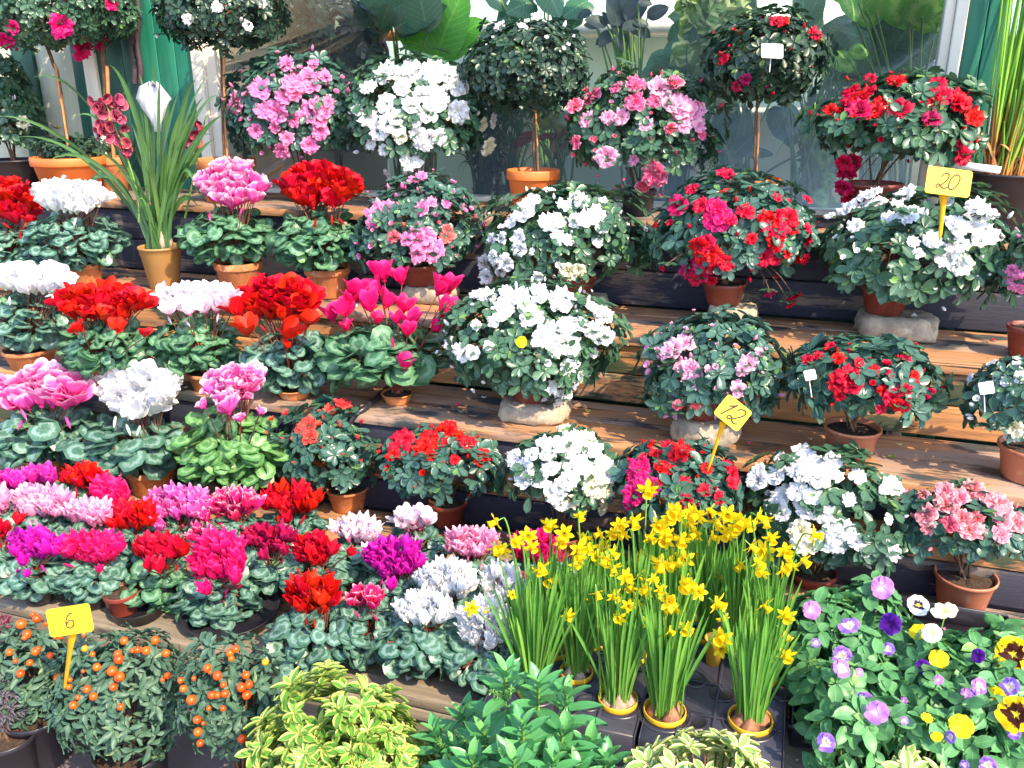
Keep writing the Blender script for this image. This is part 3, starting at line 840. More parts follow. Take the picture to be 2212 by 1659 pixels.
# leaves
MAT['leaf_az'] = leafmat('azalea_leaf', (.024, .082, .050), (.090, .195, .115), .30, young=(.16, .33, .07))
MAT['leaf_az_blue'] = leafmat('bluish_azalea_leaf', (.026, .085, .066), (.080, .180, .140), .28, young=(.12, .28, .08))
MAT['leaf_az_dark'] = leafmat('dark_azalea_leaf', (.014, .040, .026), (.035, .08, .045), .34, young=(.10, .2, .06))
MAT['leaf_std'] = leafmat('standard_leaf', (.014, .042, .030), (.035, .085, .052), .36, young=(.12, .25, .07))
MAT['leaf_cyc'] = leafmat('cyclamen_leaf', (.034, .130, .062), (.085, .235, .11), .42, marble=(.30, .48, .36), young=(.16, .40, .10))
MAT['leaf_cyc_blue'] = leafmat('bluish_cyclamen_leaf', (.034, .115, .080), (.105, .235, .165), .36, marble=(.36, .54, .52), young=(.12, .3, .1))
MAT['leaf_cyc_lime'] = leafmat('lime_cyclamen_leaf', (.055, .19, .055), (.12, .31, .08), .42, marble=(.36, .56, .30), young=(.26, .5, .1))
MAT['leaf_sol'] = leafmat('solanum_leaf', (.036, .098, .066), (.090, .185, .12), .5, young=(.16, .26, .12))
MAT['leaf_euo'] = leafmat('variegated_leaf', (.05, .20, .03), (.16, .37, .045), .36, edge=(.50, .57, .15), young=(.45, .6, .1))
MAT['leaf_euo2'] = leafmat('pale_variegated_leaf', (.15, .30, .06), (.26, .42, .10), .38, edge=(.74, .74, .34))
MAT['leaf_hebe'] = leafmat('hebe_leaf', (.055, .25, .085), (.12, .38, .13), .34, young=(.2, .45, .08))
MAT['leaf_pansy'] = leafmat('pansy_leaf', (.045, .19, .07), (.13, .35, .13), .45, young=(.20, .42, .09))
MAT['leaf_heath'] = leafmat('heather_sprig', (.16, .02, .06), (.28, .05, .12), .7, young=(.1, .1, .05))
MAT['leaf_heath2'] = leafmat('grey_heather_sprig', (.09, .08, .12), (.16, .14, .18), .7)
MAT['leaf_daff'] = leafmat('daffodil_leaf', (.085, .29, .045), (.22, .46, .075), .42, trans=.3, young=(.3, .5, .05))
MAT['leaf_orch'] = leafmat('orchid_leaf', (.05, .14, .045), (.12, .25, .07), .38, trans=.2, young=(.3, .42, .06))
MAT['leaf_lime'] = leafmat('lime_leaf', (.12, .42, .03), (.20, .55, .05), .4, pinn=70, trans=.4)
MAT['leaf_phil'] = leafmat('philodendron_leaf', (.03, .12, .06), (.07, .20, .10), .38, pinn=70, trans=.25, young=(.2, .4, .1))
MAT['leaf_inner'] = leafmat('greenhouse_leaf', (.05, .14, .07), (.12, .24, .12), .5, pinn=70, trans=.3, young=(.2, .4, .12))
MAT['leaf_dieff'] = leafmat('dieffenbachia_leaf', (.12, .38, .03), (.18, .48, .05), .42, marble=(.70, .85, .25), trans=.35)
MAT['leaf_ivy'] = leafmat('ivy_leaf', (.13, .24, .05), (.22, .33, .08), .42, edge=(.72, .74, .36))
MAT['leaf_croton'] = leafmat('croton_leaf', (.13, .17, .03), (.22, .25, .05), .42, marble=(.50, .48, .08))
MAT['leaf_rust'] = leafmat('rust_leaf', (.28, .06, .03), (.20, .04, .03), .5)
MAT['leaf_rubber'] = leafmat('rubber_plant_leaf', (.02, .035, .04), (.04, .06, .065), .45)
MAT['reed'] = None
# petals
def pm(k, *a, **kw): MAT[k] = petalmat(k + '_petal', *a, **kw)
pm('p_pink', (.86, .22, .50), tip=(.93, .40, .66), base=(.80, .10, .33))
pm('p_lpink', (.86, .34, .58), tip=(.95, .62, .78), base=(.80, .14, .30))
pm('p_coral', (.86, .12, .16), tip=(.92, .26, .32), base=(.75, .07, .06))
pm('p_salmon', (.80, .045, .045), tip=(.86, .12, .10), base=(.66, .02, .02), var=.06)
pm('p_rose', (.84, .10, .24), tip=(.92, .40, .58), base=(.75, .03, .10))
pm('p_apple', (.87, .28, .36), tip=(.94, .55, .62), base=(.80, .12, .12))
pm('p_red', (.56, .0015, .022), tip=(.64, .004, .040), base=(.34, .002, .010), trans=.16, var=.06)
pm('p_crimson', (.58, .003, .075), tip=(.66, .012, .12), base=(.34, .002, .03), trans=.25, var=.05)
pm('p_darkcrim', (.40, .005, .07), tip=(.50, .01, .12), base=(.22, .003, .03), trans=.25)
pm('p_white', (.84, .84, .88), tip=(.88, .88, .91), base=(.80, .82, .74), var=.05)
pm('p_cream', (.84, .80, .60), tip=(.87, .85, .72), base=(.75, .72, .35), var=.05)
pm('p_scarlet', (.52, .0012, .006), tip=(.60, .003, .012), base=(.28, .0008, .003), trans=.15, var=.06)
pm('p_hot', (.76, .006, .15), tip=(.82, .04, .26), base=(.52, .003, .07), var=.06)
pm('p_magenta', (.72, .02, .42), tip=(.80, .10, .55), base=(.45, .01, .20))
pm('p_purple', (.60, .008, .40), tip=(.68, .03, .48), base=(.36, .004, .18))
pm('p_orchid', (.76, .10, .46), tip=(.88, .35, .68), base=(.65, .03, .28))
pm('p_edge', (.74, .02, .20), tip=(.92, .45, .62), base=(.55, .01, .10))
pm('p_pale', (.87, .40, .64), tip=(.92, .62, .80), base=(.80, .16, .38))
pm('p_palest', (.85, .74, .84), tip=(.88, .84, .90), base=(.75, .20, .40), var=.06)
pm('p_fringe', (.86, .12, .48), tip=(.90, .62, .80), base=(.70, .03, .25))
pm('p_bicol', (.86, .70, .80), tip=(.88, .82, .88), base=(.78, .08, .25), var=.06)
pm('p_maroon', (.36, .045, .10), tip=(.60, .16, .20), base=(.25, .02, .05), trans=.2)
pm('p_yellow', (.90, .72, .012), tip=(.92, .78, .03), base=(.86, .66, .02), var=.04)
pm('p_cup', (.88, .62, .005), tip=(.90, .66, .01), base=(.90, .6, .01), var=.04)
pm('p_lilac', (.30, .16, .74), tip=(.36, .18, .78), base=(.75, .65, .85), var=.1)
pm('p_mauve', (.56, .22, .70), tip=(.60, .22, .75), base=(.80, .60, .85), var=.1)
pm('p_violet', (.10, .012, .35), tip=(.14, .02, .45), base=(.06, .006, .15), var=.1)
def blotch(key, c, dark, eye=(.9, .7, .05), r0=.42):
    m = petalmat(key + '_petal', c, var=.06); n = m.node_tree
    b = n.nodes['Principled BSDF']; old = b.inputs['Base Color'].links[0].from_socket
    uv = texco(n, 'UV'); sep = n.nodes.new('ShaderNodeSeparateXYZ'); n.links.new(uv, sep.inputs[0])
    nz = noise(n, 9, 2, uv)
    q = math_(n, 'ADD', sep.outputs[1], math_(n, 'MULTIPLY', math_(n, 'SUBTRACT', nz, .5), .35))
    col = mixc(n, maprange(n, q, r0, r0 + .08), dark, old)
    col = mixc(n, maprange(n, sep.outputs[1], .08, .13), eye, col)
    n.links.new(col, b.inputs['Base Color'])
    for nd in n.nodes:
        if nd.type == 'BSDF_TRANSLUCENT': n.links.new(col, nd.inputs[0])
    MAT[key] = m
blotch('p_panyellow', (.90, .62, .005), (.05, .008, .004), r0=.50)
blotch('p_panwhite', (.84, .84, .84), (.02, .01, .06), r0=.34)
blotch('p_panlilac', (.34, .17, .74), (.78, .66, .86), (.8, .65, .2), r0=.40)
m, n, b = newmat('reed_stem'); uv = texco(n, 'UV'); sp3 = n.nodes.new('ShaderNodeSeparateXYZ'); n.links.new(uv, sp3.inputs[0])
at = n.nodes.new('ShaderNodeAttribute'); at.attribute_name = 'tint'
v = math_(n, 'ADD', sp3.outputs[1], math_(n, 'MULTIPLY', math_(n, 'SUBTRACT', at.outputs['Fac'], .5), .14))
col = mixc(n, maprange(n, v, .08, .26), (.62, .24, .06), (.24, .50, .05)); col = mixc(n, maprange(n, v, .3, .9), col, (.12, .40, .06))
n.links.new(col, b.inputs['Base Color']); b.inputs['Roughness'].default_value = .5; thin(n, b, col, .2); MAT['reed'] = m
# clear wrapping and window glass
m, n, b = newmat('cellophane'); b.inputs['Base Color'].default_value = (.85, .85, .9, 1); b.inputs['Roughness'].default_value = .3
tr = n.nodes.new('ShaderNodeBsdfTransparent'); ms = n.nodes.new('ShaderNodeMixShader')
n.links.new(maprange(n, noise(n, 30, 3, mapping(n, geopos(n), (3, 3, .5))), .3, .7, .45, .85), ms.inputs[0])
n.links.new(tr.outputs[0], ms.inputs[1]); n.links.new(b.outputs[0], ms.inputs[2]); n.links.new(ms.outputs[0], n.nodes['Material Output'].inputs[0]); MAT['cello'] = m
m, n, b = newmat('window_glass'); out = n.nodes['Material Output']
tr = n.nodes.new('ShaderNodeBsdfTransparent'); tr.inputs[0].default_value = (.93, .97, .95, 1)
gl = n.nodes.new('ShaderNodeBsdfGlossy'); gl.inputs['Roughness'].default_value = .02
fr = n.nodes.new('ShaderNodeFresnel'); fr.inputs[0].default_value = 1.38; ms = n.nodes.new('ShaderNodeMixShader')
n.links.new(fr.outputs[0], ms.inputs[0]); n.links.new(tr.outputs[0], ms.inputs[1]); n.links.new(gl.outputs[0], ms.inputs[2]); n.links.new(ms.outputs[0], out.inputs[0]); MAT['glass'] = m

# ---------------------------------------------------------------- ground
V, F, U, t = box(-60, 60, -60, 60, -.2, 0)
g = obj('pavement', mesh('pavement', V, F, U, t, False, MAT['paving'])); tag(g, kind='structure')

# ---------------------------------------------------------------- stepped wooden stand
XL, XR = -4.6, 1.9
st = thing('display_stand', (-.8, 2.0, 0), 'stepped display stand of weathered wooden boards that carries all the rows of pots', 'plant stand')
def board(y0, y1, z0, z1, mat, name='board', dx=0, bv=.004):
    o = M_(name, box(XL + dx, XR + dx, y0, y1, z0, z1), MAT[mat], st, smooth=False); bevel(o, bv); return o
def tread(k, ys, mats, th_=.028, over=.012):
    z = TZ[k]
    ys[0] -= over
    for i in range(len(ys) - 1):
        dz = [0, -.0015, .0005, -.001, .001][i % 5]
        o = board(ys[i] + .0015, ys[i + 1] - .0015, z - th_ + dz, z + dz - .001, mats[i % len(mats)], 'tread_board', dx=random.uniform(-.1, .1))
tread(1, [1.300, 1.46, 1.62, 1.80, 1.996], ['wood_fascia', 'wood', 'wood', 'wood'])
tread(2, [1.997, 2.14, 2.296], ['wood', 'wood'])
tread(3, [2.297, 2.42, 2.54, 2.640], ['wood', 'wood', 'wood'])
tread(4, [2.6415, 2.80, 2.95, 3.06], ['wood', 'wood_fascia', 'wood'])
def riser(k, mats, hs):
    z0 = TZ[k - 1] if k > 1 else 0; z1 = TZ[k] - .030; y = TF[k]
    zz = z0 + .002
    tot = z1 - zz
    for i, (m_, h_) in enumerate(zip(mats, hs)):
        a = zz; zz = zz + tot * h_
        board(y + (.004 if i % 2 else 0), y + .024, a + .001, zz - .002, m_, 'riser_board', dx=random.uniform(-.1, .1))
riser(2, ['wood_dark', 'wood_worn', 'wood_dark'], [.36, .33, .31])
riser(3, ['wood_worn', 'wood_worn'], [.5, .5])
riser(4, ['wood_dark', 'wood_dark'], [.5, .5])
board(1.290, 1.312, TZ[1] - .085, TZ[1] - .031, 'wood_fascia', 'fascia_board')
for x in (-3.2, -1.95, -.95, .05, 1.0):
    o = M_('leg', box(x, x + .07, 1.33, 1.40, 0, TZ[1] - .030), MAT['wood_fascia'], st, smooth=False); bevel(o)
board(1.95, 1.97, .0, TZ[1] - .035, 'wood_dark', 'back_board')  # dark board added to make the hollow under the stand look shaded

# ---------------------------------------------------------------- shop front behind: door, green boards, window
def Xat(x, y, Y=YWALL): return at_Y(x, y, Y)[0]
YW = YWALL
sf = thing('shop_front', (-1.5, YW, 0), 'green and white painted wooden shop front with a large window behind the flower stand', 'shop front')
def wbox(name, x0, x1, y0, y1, z0, z1, mat, bv=.003, parent=None):
    o = M_(name, box(x0, x1, y0, y1, z0, z1), MAT[mat], parent or sf, smooth=False); bevel(o, bv); return o
ZT = 2.9
xg0, xg1 = Xat(245, 250), Xat(432, 250)            # left green boards
n_b = 5
for i in range(n_b):
    a = xg0 + (xg1 - xg0) * i / n_b; b_ = xg0 + (xg1 - xg0) * (i + 1) / n_b
    wbox('green_board', a + .001, b_ - .001, YW, YW + .05, .0, ZT, 'green_paint2' if i < 2 else 'green_paint')
xt1 = xg1 + .050
wbox('window_post', xg1 + .001, xt1, YW - .02, YW + .06, .0, ZT, 'white_paint')
wbox('window_post', xt1 + .001, xt1 + .05, YW + .0, YW + .06, 1.02, ZT, 'white_paint')
xr0 = Xat(2015, 200); xr1 = Xat(2062, 200)
wbox('window_post', xr0, xr0 + (xr1 - xr0) * .45, YW, YW + .06, 1.02, ZT, 'white_paint')
wbox('window_post', xr0 + (xr1 - xr0) * .45 + .001, xr1, YW - .02, YW + .06, .0, ZT, 'white_paint')
xq = Xat(2150, 200)
for i in range(2):
    a = xr1 + (xq - xr1) * i / 2; b_ = xr1 + (xq - xr1) * (i + 1) / 2
    wbox('green_board', a + .002, b_ - .001, YW, YW + .05, .0, ZT, 'green_paint')
wbox('window_sill', xt1 + .052, xr0 - .001, YW - .012, YW + .09, 1.0, 1.035, 'white_paint')
wbox('lower_panel', xt1 + .001, xr0 + .02, YW + .02, YW + .05, .0, .999, 'green_paint2')
wbox('window_head', xg1, xr1, YW - .01, YW + .06, ZT + .001, ZT + .2, 'white_paint')
wbox('glass_pane', xt1 + .051, xr0 - .002, YW + .030, YW + .036, 1.036, ZT - .001, 'glass', 0)
# second window to the right of the green boards
wbox('window_rail', xq + .002, XR + .6, YW, YW + .05, Xat(0, 0) * 0 + at_Y(2180, 216, YW)[2] - .012, at_Y(2180, 216, YW)[2] + .012, 'white_paint')
wbox('window_sill', xq + .002, XR + .6, YW - .012, YW + .09, .99, 1.03, 'white_paint')
wbox('lower_panel', xq + .003, XR + .6, YW + .02, YW + .05, .0, .989, 'green_paint2')
wbox('glass_pane', xq + .002, XR + .6, YW + .052, YW + .058, 1.031, ZT, 'glass', 0)
# door left of the green boards
dr_ = thing('glazed_door', (Xat(110, 300), YW, 0), 'green framed door with tall pale frosted panes behind the orange pot at the left', 'door')
xs = [Xat(q, 230) for q in (-130, -60, 44, 88, 170, 196)]
def dbox(nm, x0, x1, z0, z1, mat, yy=0): return wbox(nm, x0, x1, YW + yy, YW + .05, z0, z1, mat, parent=dr_)
dbox('door_stile', xs[0], xs[1] - .001, 0, ZT, 'green_paint2')
dbox('frosted_pane', xs[1], xs[2] - .001, .35, ZT - .1, 'curtain', .015)
dbox('door_stile', xs[2], xs[3] - .001, 0, ZT, 'green_paint2')
dbox('frosted_pane', xs[3], xs[4] - .001, .35, ZT - .1, 'curtain', .015)
dbox('door_stile', xs[4], xs[5] - .001, 0, ZT, 'green_paint2')
dbox('bottom_rail', xs[1], xs[2] - .001, .0, .349, 'green_paint2', .003)
dbox('bottom_rail', xs[3], xs[4] - .001, .0, .349, 'green_paint2', .003)
xw = Xat(222, 230)
wbox('door_jamb', xs[5] + .001, xw, YW - .01, YW + .05, 0, ZT, 'white_paint')
wbox('jamb_board', xw + .001, xg0 - .001, YW + .003, YW + .05, 0, ZT, 'green_paint2')
for i in range(8):
    x_ = xs[0] - .14 * (i + 1); wbox('green_board', x_, x_ + .138, YW + .002, YW + .05, 0, ZT, 'green_paint2')
# grille bars on the far left pane
for q in (12, 28, 42, 56):
    pass
for i, q in enumerate((34, 50, 62)):
    p0 = at_Y(q, 195, YW - .03); p1 = at_Y(q + 9, 300, YW - .03)
    tag(M_('metal_bar', tube([p1, p0], .006, 8), MAT['white'], None), ('left', 'middle', 'right')[i] + 'most of three pale metal rods leaning by the door', 'rod', 'rods by the door')
# cable pair hanging down the green boards
ca, cb = [], []
for off_, nm in ((0, 'left'), (13, 'right')):
    pts = [at_Y(284 + off_ + .03 * y + 3 * math.sin(y * .05), y, YW - .02) for y in range(-60, 185, 12)]
    tag(M_('hanging_cable', tube(pts, .011, 8), MAT['cable'], None), 'thick dark cable hanging down the green boards, the ' + nm + ' one of the pair', 'cable')

# ---------------------------------------------------------------- room behind the window, left without a roof so sky light fills it
YB = 5.0
def room(name, part, mat):
    o = M_(name, part, MAT[mat], None, smooth=False); tag(o, kind='structure'); return o
room('back_wall', box(-4.6, 3.4, YB, YB + .1, 0, 2.65), 'pale')
room('side_wall', box(-4.72, -4.6, YW + .06, YB, 0, 2.2), 'pale')
o = M_('plant_bench', box(-4.5, 3.3, 3.135, 3.9, .86, .90), MAT['grey_board'], None, smooth=False)
tag(o, 'long grey bench inside behind the window glass carrying the indoor plants', 'bench')
o = M_('wall_shelf', box(-2.3, 2.9, 4.55, YB - .002, 1.30, 1.33), MAT['white_paint'], None, smooth=False)
tag(o, 'long white shelf on the far wall inside the shop', 'shelf')
o = M_('wall_shelf', box(-1.9, .9, 4.60, YB - .002, at_Y(1350, 62, 4.6)[2] - .02, at_Y(1350, 52, 4.6)[2] + .02), MAT['white_paint'], None, smooth=False)
tag(o, 'upper white shelf on the far wall behind the white budded azalea tree', 'shelf')
# cream slatted rack seen between trunk and pink azalea
rk = thing('slatted_rack', (Xat(540, 250, 3.7), 3.7, .9), 'cream slatted rack inside the window behind the white azalea tree', 'rack')
for i, y in enumerate((92, 130, 172, 178, 205, 226, 262, 300)):
    p = at_Y(560, y, 3.7); hgt = (.03, .012, .07, .02, .05, .02, .08, .05)[i]
    wbox('slat', Xat(460, y, 3.7), Xat(800, y, 3.7), 3.68 + .004 * i, 3.72, p[2] - hgt, p[2], ('cream', 'bark', 'cream', 'grey_board', 'cream', 'white_paint', 'cream', 'grey_board')[i], .002, rk)
wbox('upright', Xat(505, 200, 3.66), Xat(509, 200, 3.66), 3.66, 3.678, .901, 1.95, 'bark', .001, rk)
wbox('back_panel', Xat(455, 200, 3.74), Xat(830, 200, 3.74), 3.74, 3.76, .901, 2.1, 'cream', .001, rk)
# blue sheet
sh = at_Y(830, 160, 3.5)
Vs = []; nn = 10
for i in range(nn + 1):
    for j in range(5):
        q = i / nn; x = 805 + 12 * math.sin(q * 7) + (j - 2) * (9 + 14 * q); Vs.append(at_Y(x, 70 + 190 * q, 3.55 + .02 * math.sin(j * 2 + q * 5)))
i = np.arange(nn)[:, None]; j = np.arange(4)[None]
Fq = np.stack([i * 5 + j, i * 5 + j + 1, (i + 1) * 5 + j + 1, (i + 1) * 5 + j], -1).reshape(-1, 4)
o = obj('blue_sheet', mesh('blue_sheet', np.array(Vs), Fq, None, None, True, MAT['bluecloth'])); sm = o.modifiers.new('thick', 'SOLIDIFY'); sm.thickness = .004
tag(o, 'strip of blue sheeting hanging inside the window left of the lime green leaf', 'sheeting')
for nm, x0, x1, y0, y1, lb in (('water_tub', 1790, 1925, 130, 178, 'round blue tub behind the glass right of the red azalea tree'), ('water_tub', 1950, 2015, 125, 165, 'blue tub half hidden beside the white window post')):
    p = at_Y((x0 + x1) / 2, y1, 4.3); r = (x1 - x0) / 2 * px2m(p)
    tp = at_Y((x0 + x1) / 2, y0, 4.3)
    o = M_(nm, lathe([(.001, 0), (r * .8, 0), (r, (tp - p)[2]), (r * 1.04, (tp - p)[2]), (r * .98, (tp - p)[2] - .01), (r * .8, .02)], 28, p), MAT['bluecloth'], None); tag(o, lb, 'tub')
    wbx = wbox('tub_support', p[0] - .1, p[0] + .1, p[1] - .1, p[1] + .1, 0, p[2] - .001, 'grey_board', .002, o)

# ---- plants inside
def heart_leaf(seed): return roundT(seed, notch=.30, ruffle=.04, scallop=0, cup=.2)
L_HEART = []
for s_ in range(3):
    V, F, U = heart_leaf(50 + s_); V = V.copy(); V[:, 0] = np.where(V[:, 0] > 0, V[:, 0] * 1.45 + .0, V[:, 0] * .8); V[:, 1] *= np.where(V[:, 0] > .8, .75, 1); L_HEART.append((V, F, U))
L_LONG = strip(10, lambda t: .20 * (np.sin(np.pi * t ** .8).clip(0) ** .6 * .96 + .03), lambda t, u: -.35 * t ** 2 + .05 * np.abs(u) + .01 * np.sin(26 * t) * np.abs(u), ny=4)
L_BROAD = strip(10, lambda t: .34 * (np.sin(np.pi * t ** .8).clip(0) ** .6 * .96 + .03), lambda t, u: -.30 * t ** 2 + .06 * np.abs(u) + .015 * np.sin(30 * t) * np.abs(u), ny=4)
def leafy(name, label, cat, base, leaves, mat, Y, tm='heart', stalk='stalkg', potr=.09, poth=.12, pmat='clay', group=None, ptop=None, mult=1):
    """leaves: (px, py, length px, direction deg in picture (0 right, 90 up), roll)"""
    bx, by = base; zb = .90
    B = at_Y(bx, by, Y); B[2] = zb
    th = thing(name, B, label, cat, group)
    pot(th, B, potr, poth, 'plastic', MAT[pmat]); rim = B + np.array([0, 0, poth * .9])
    out = []; stl = []
    more = [(x + random.uniform(-38, 38), y + random.uniform(-30, 30), L * random.uniform(.45, .7), ang + random.uniform(-50, 50), roll + random.uniform(-.4, .4)) for x, y, L, ang, roll in leaves * mult]
    for i, (x, y, L, ang, roll) in enumerate([(x, y, L * .85, a_, r_) for x, y, L, a_, r_ in leaves] + more):
        p = at_Y(x, y, Y + RNG.normal() * .03); s = px2m(p)
        a = rad(ang); D = RV * math.cos(a) + np.array([0, 0, 1.]) * math.sin(a) - FH * .25
        Nn = unit(-FH * .9 + np.array([0, 0, .55]) + RV * roll)
        S = L * s
        tl = {'heart': L_HEART[i % 3], 'long': L_LONG, 'broad': L_BROAD}[tm]
        sc = S * .42 if tm == 'heart' else S
        pos = p - (unit(D) * S * .12 if tm == 'heart' else unit(D) * S * .5)
        out.append(inst(tl, frames(pos[None], D[None], Nn[None], np.array([sc])), np.array([.15 + .6 * RNG.random()])))
        r0 = rim + RNG.normal(size=3) * [.02, .02, 0]
        m1 = r0 + (pos - r0) * np.array([.3, .3, .65])
        stl.append(tube(bez(r0, m1, pos, 9), np.linspace(.006, .0035, 9), 6))
    M_('foliage', join(out), MAT[mat], th); M_('leaf_stalks', join(stl), MAT[stalk], th)
    return th
leafy('dumb_cane', 'lime green plant with two huge ribbed upright leaves inside the window behind the white azalea', 'house plant', (925, 300),
      [(960, 55, 200, 72, -.2), (915, 95, 120, 150, .3), (975, 105, 110, 25, -.3), (1000, 70, 110, 40, .2), (935, 130, 70, 110, .4)], 'leaf_lime', 3.55, 'broad')
leafy('philodendron', 'dark green broad leaved plant inside the window above the lime green leaf', 'house plant', (870, 300),
      [(860, 20, 150, 170, .2), (900, 30, 140, 30, -.2), (790, 25, 120, 190, .1), (760, 60, 90, 200, .5), (910, 5, 150, 100, 0), (820, 60, 80, 240, .2)], 'leaf_inner', 3.5, 'broad')
leafy('rubber_plant', 'almost black rubber plant inside the window behind the white budded azalea tree', 'house plant', (1370, 300),
      [(1330, 20, 84, 100, .2), (1375, 15, 84, 60, -.2), (1290, 45, 58, 160, .4), (1310, 80, 58, 200, -.3), (1380, 60, 71, -20, .2), (1420, 25, 58, 30, .4), (1345, 90, 52, -60, .2)], 'leaf_rubber', 3.75, 'broad', mult=2)
leafy('pothos', 'grey green climbing plant inside the window right of the rubber plant', 'house plant', (1460, 320),
      [(1430, 130, 80, 200, .3), (1460, 110, 90, 60, -.2), (1490, 150, 80, 10, .2), (1450, 170, 70, -60, .3), (1500, 110, 80, 100, 0), (1410, 160, 70, 220, .2), (1475, 75, 90, 80, .2), (1520, 185, 60, -30, .3)], 'leaf_inner', 3.6, 'heart')
leafy('calathea', 'mid green plant with big leaves behind the glass beside the trailing ivy', 'house plant', (1600, 330),
      [(1560, 60, 170, 120, .3), (1530, 130, 130, 200, -.2), (1630, 70, 150, 20, .2), (1500, 40, 120, 160, .3), (1590, 20, 160, 80, 0), (1545, 170, 110, -120, .4), (1745, 35, 160, 95, .3), (1480, 90, 90, 190, 0)], 'leaf_inner', 3.7, 'broad')
leafy('taro_plant', 'dark green elephant ear leaf on tall ribbed stalks right of the red azalea tree', 'house plant', (1730, 410),
      [(1700, 262, 125, -70, .2), (1690, 205, 70, 160, .4), (1770, 235, 60, 60, .1)], 'leaf_phil', 3.22, 'heart', potr=.07)
leafy('philodendron', 'large dark philodendron with arrow shaped leaves behind the glass left of the right white post', 'house plant', (1890, 330),
      [(1840, 90, 200, 200, .3), (1960, 80, 220, 20, -.3), (1900, 60, 190, 110, 0), (1880, 140, 170, -100, .2), (1970, 140, 150, -30, .3), (1820, 150, 110, 210, -.2), (1925, 180, 140, -70, .3), (1790, 95, 90, 170, .5)], 'leaf_phil', 3.6, 'heart', 'stalkg')
leafy('dumb_cane', 'bright dumb cane with yellow patterned leaves at the top of the window', 'house plant', (1960, 330),
      [(1880, 10, 130, 60, .3), (1960, 5, 140, 110, -.2), (2000, 25, 130, 70, .2), (1845, 0, 120, 150, .3), (1825, 130, 80, 190, .2)], 'leaf_dieff', 3.45, 'heart')
leafy('croton_plant', 'croton with one yellow veined leaf right of the trunk of the white budded tree', 'house plant', (1200, 420),
      [(1185, 245, 95, 120, .2), (1210, 300, 60, 30, .5)], 'leaf_croton', 3.22, 'heart', potr=.05)
leafy('rust_leaf_plant', 'plant with rust red leaves right of the white budded azalea tree trunk', 'house plant', (1215, 425),
      [(1135, 300, 70, 200, .1), (1215, 290, 70, 70, .3), (1235, 270, 60, 60, .1), (1200, 320, 60, 100, .5), (1225, 315, 50, 10, .2)], 'leaf_rust', 3.16, 'long', potr=.05)
leafy('lily_plant', 'plant with upright lance leaves left of the orange pot of the red azalea tree', 'house plant', (1580, 420),
      [(1570, 300, 130, 70, .2), (1545, 330, 120, 120, .2), (1600, 320, 110, 50, .3), (1530, 290, 110, 105, .2), (1560, 365, 90, 140, .2), (1610, 290, 120, 85, .1), (1505, 330, 100, 120, .2), (1770, 340, 110, 95, .2), (1785, 390, 90, 60, .2)], 'leaf_inner', 3.3, 'long', potr=.06)
leafy('pothos', 'yellow green pothos leaves low behind the glass right of the tall ribbed stalks', 'house plant', (1800, 430),
      [(1782, 340, 60, -100, .2), (1790, 385, 50, 240, .2), (1775, 430, 70, -60, .3), (1750, 300, 50, 60, .2)], 'leaf_dieff', 3.25, 'heart', potr=.05)
# grassy spider plant
def grass(name, label, base, n, h, spread, mat, wd=.006, zb=.9, potr=.06, cat='house plant'):
    B = np.asarray(base, float); th = thing(name, B, label, cat)
    pot(th, B, potr, .08, 'plastic', MAT['plastic_red']); out = []
    for i in range(n):
        a = RNG.random() * 6.28; l = h * (.6 + .5 * RNG.random()); s_ = spread * (.3 + .9 * RNG.random())
        b0 = B + np.array([RNG.normal() * .015, RNG.normal() * .015, .06]); e = b0 + np.array([math.cos(a) * s_, math.sin(a) * s_ * .5, l * (.5 + .4 * RNG.random())]); m_ = b0 + np.array([math.cos(a) * s_ * .35, math.sin(a) * s_ * .2, l * 1.1])
        out.append(ribbon(bez(b0, m_, e, 9), wd * (.7 + .5 * RNG.random())))
    M_('foliage', join(out), MAT[mat], th)
def ribbon(P, wdt, fold=.3, face=None, prof=None):
    P = np.asarray(P); n = len(P); tan = unit(np.gradient(P, axis=0))
    f = np.asarray(face) if face is not None else np.array([0, -1, .35]) + RNG.normal(size=3) * .35
    side = unit(np.cross(tan, f)); nor = np.cross(side, tan)
    t = np.linspace(0, 1, n)
    w_ = wdt * (prof(t) if prof else np.minimum(1, (1 - t) * 4 + .05) * np.minimum(1, .6 + t * 2)) / 2
    V = np.stack([P - side * w_[:, None] + nor * (w_ * fold)[:, None], P, P + side * w_[:, None] + nor * (w_ * fold)[:, None]], 1).reshape(-1, 3)
    i = np.arange(n - 1)[:, None]; j = np.arange(2)[None]
    F = np.stack([i * 3 + j, (i + 1) * 3 + j, (i + 1) * 3 + j + 1, i * 3 + j + 1], -1).reshape(-1, 4)
    U = np.stack([np.tile([0.25, .5, .75], n), np.repeat(t, 3)], -1)
    return V, F, U, np.full(len(F), RNG.random() * .9)
q = at_Y(1105, 300, 3.3); grass('spider_plant', 'grassy spider plant left of the trunk of the white budded azalea tree', (q[0], 3.3, .9), 60, .48, .13, 'leaf_inner')
q = at_Y(1040, 380, 3.25); grass('spider_plant', 'grassy spider plant low between the white azalea and the orange pot', (q[0], 3.25, .9), 40, .40, .12, 'leaf_inner')
q = at_Y(1760, 330, 3.35); grass('grass_plant', 'thin leaved grassy plant behind the glass left of the big red azalea', (q[0], 3.35, .9), 70, .62, .14, 'leaf_inner', .005)
q = at_Y(1470, 380, 3.35); grass('grass_plant', 'thin leaved grassy plant behind the glass below the ivy', (q[0], 3.35, .9), 60, .6, .14, 'leaf_inner', .006)
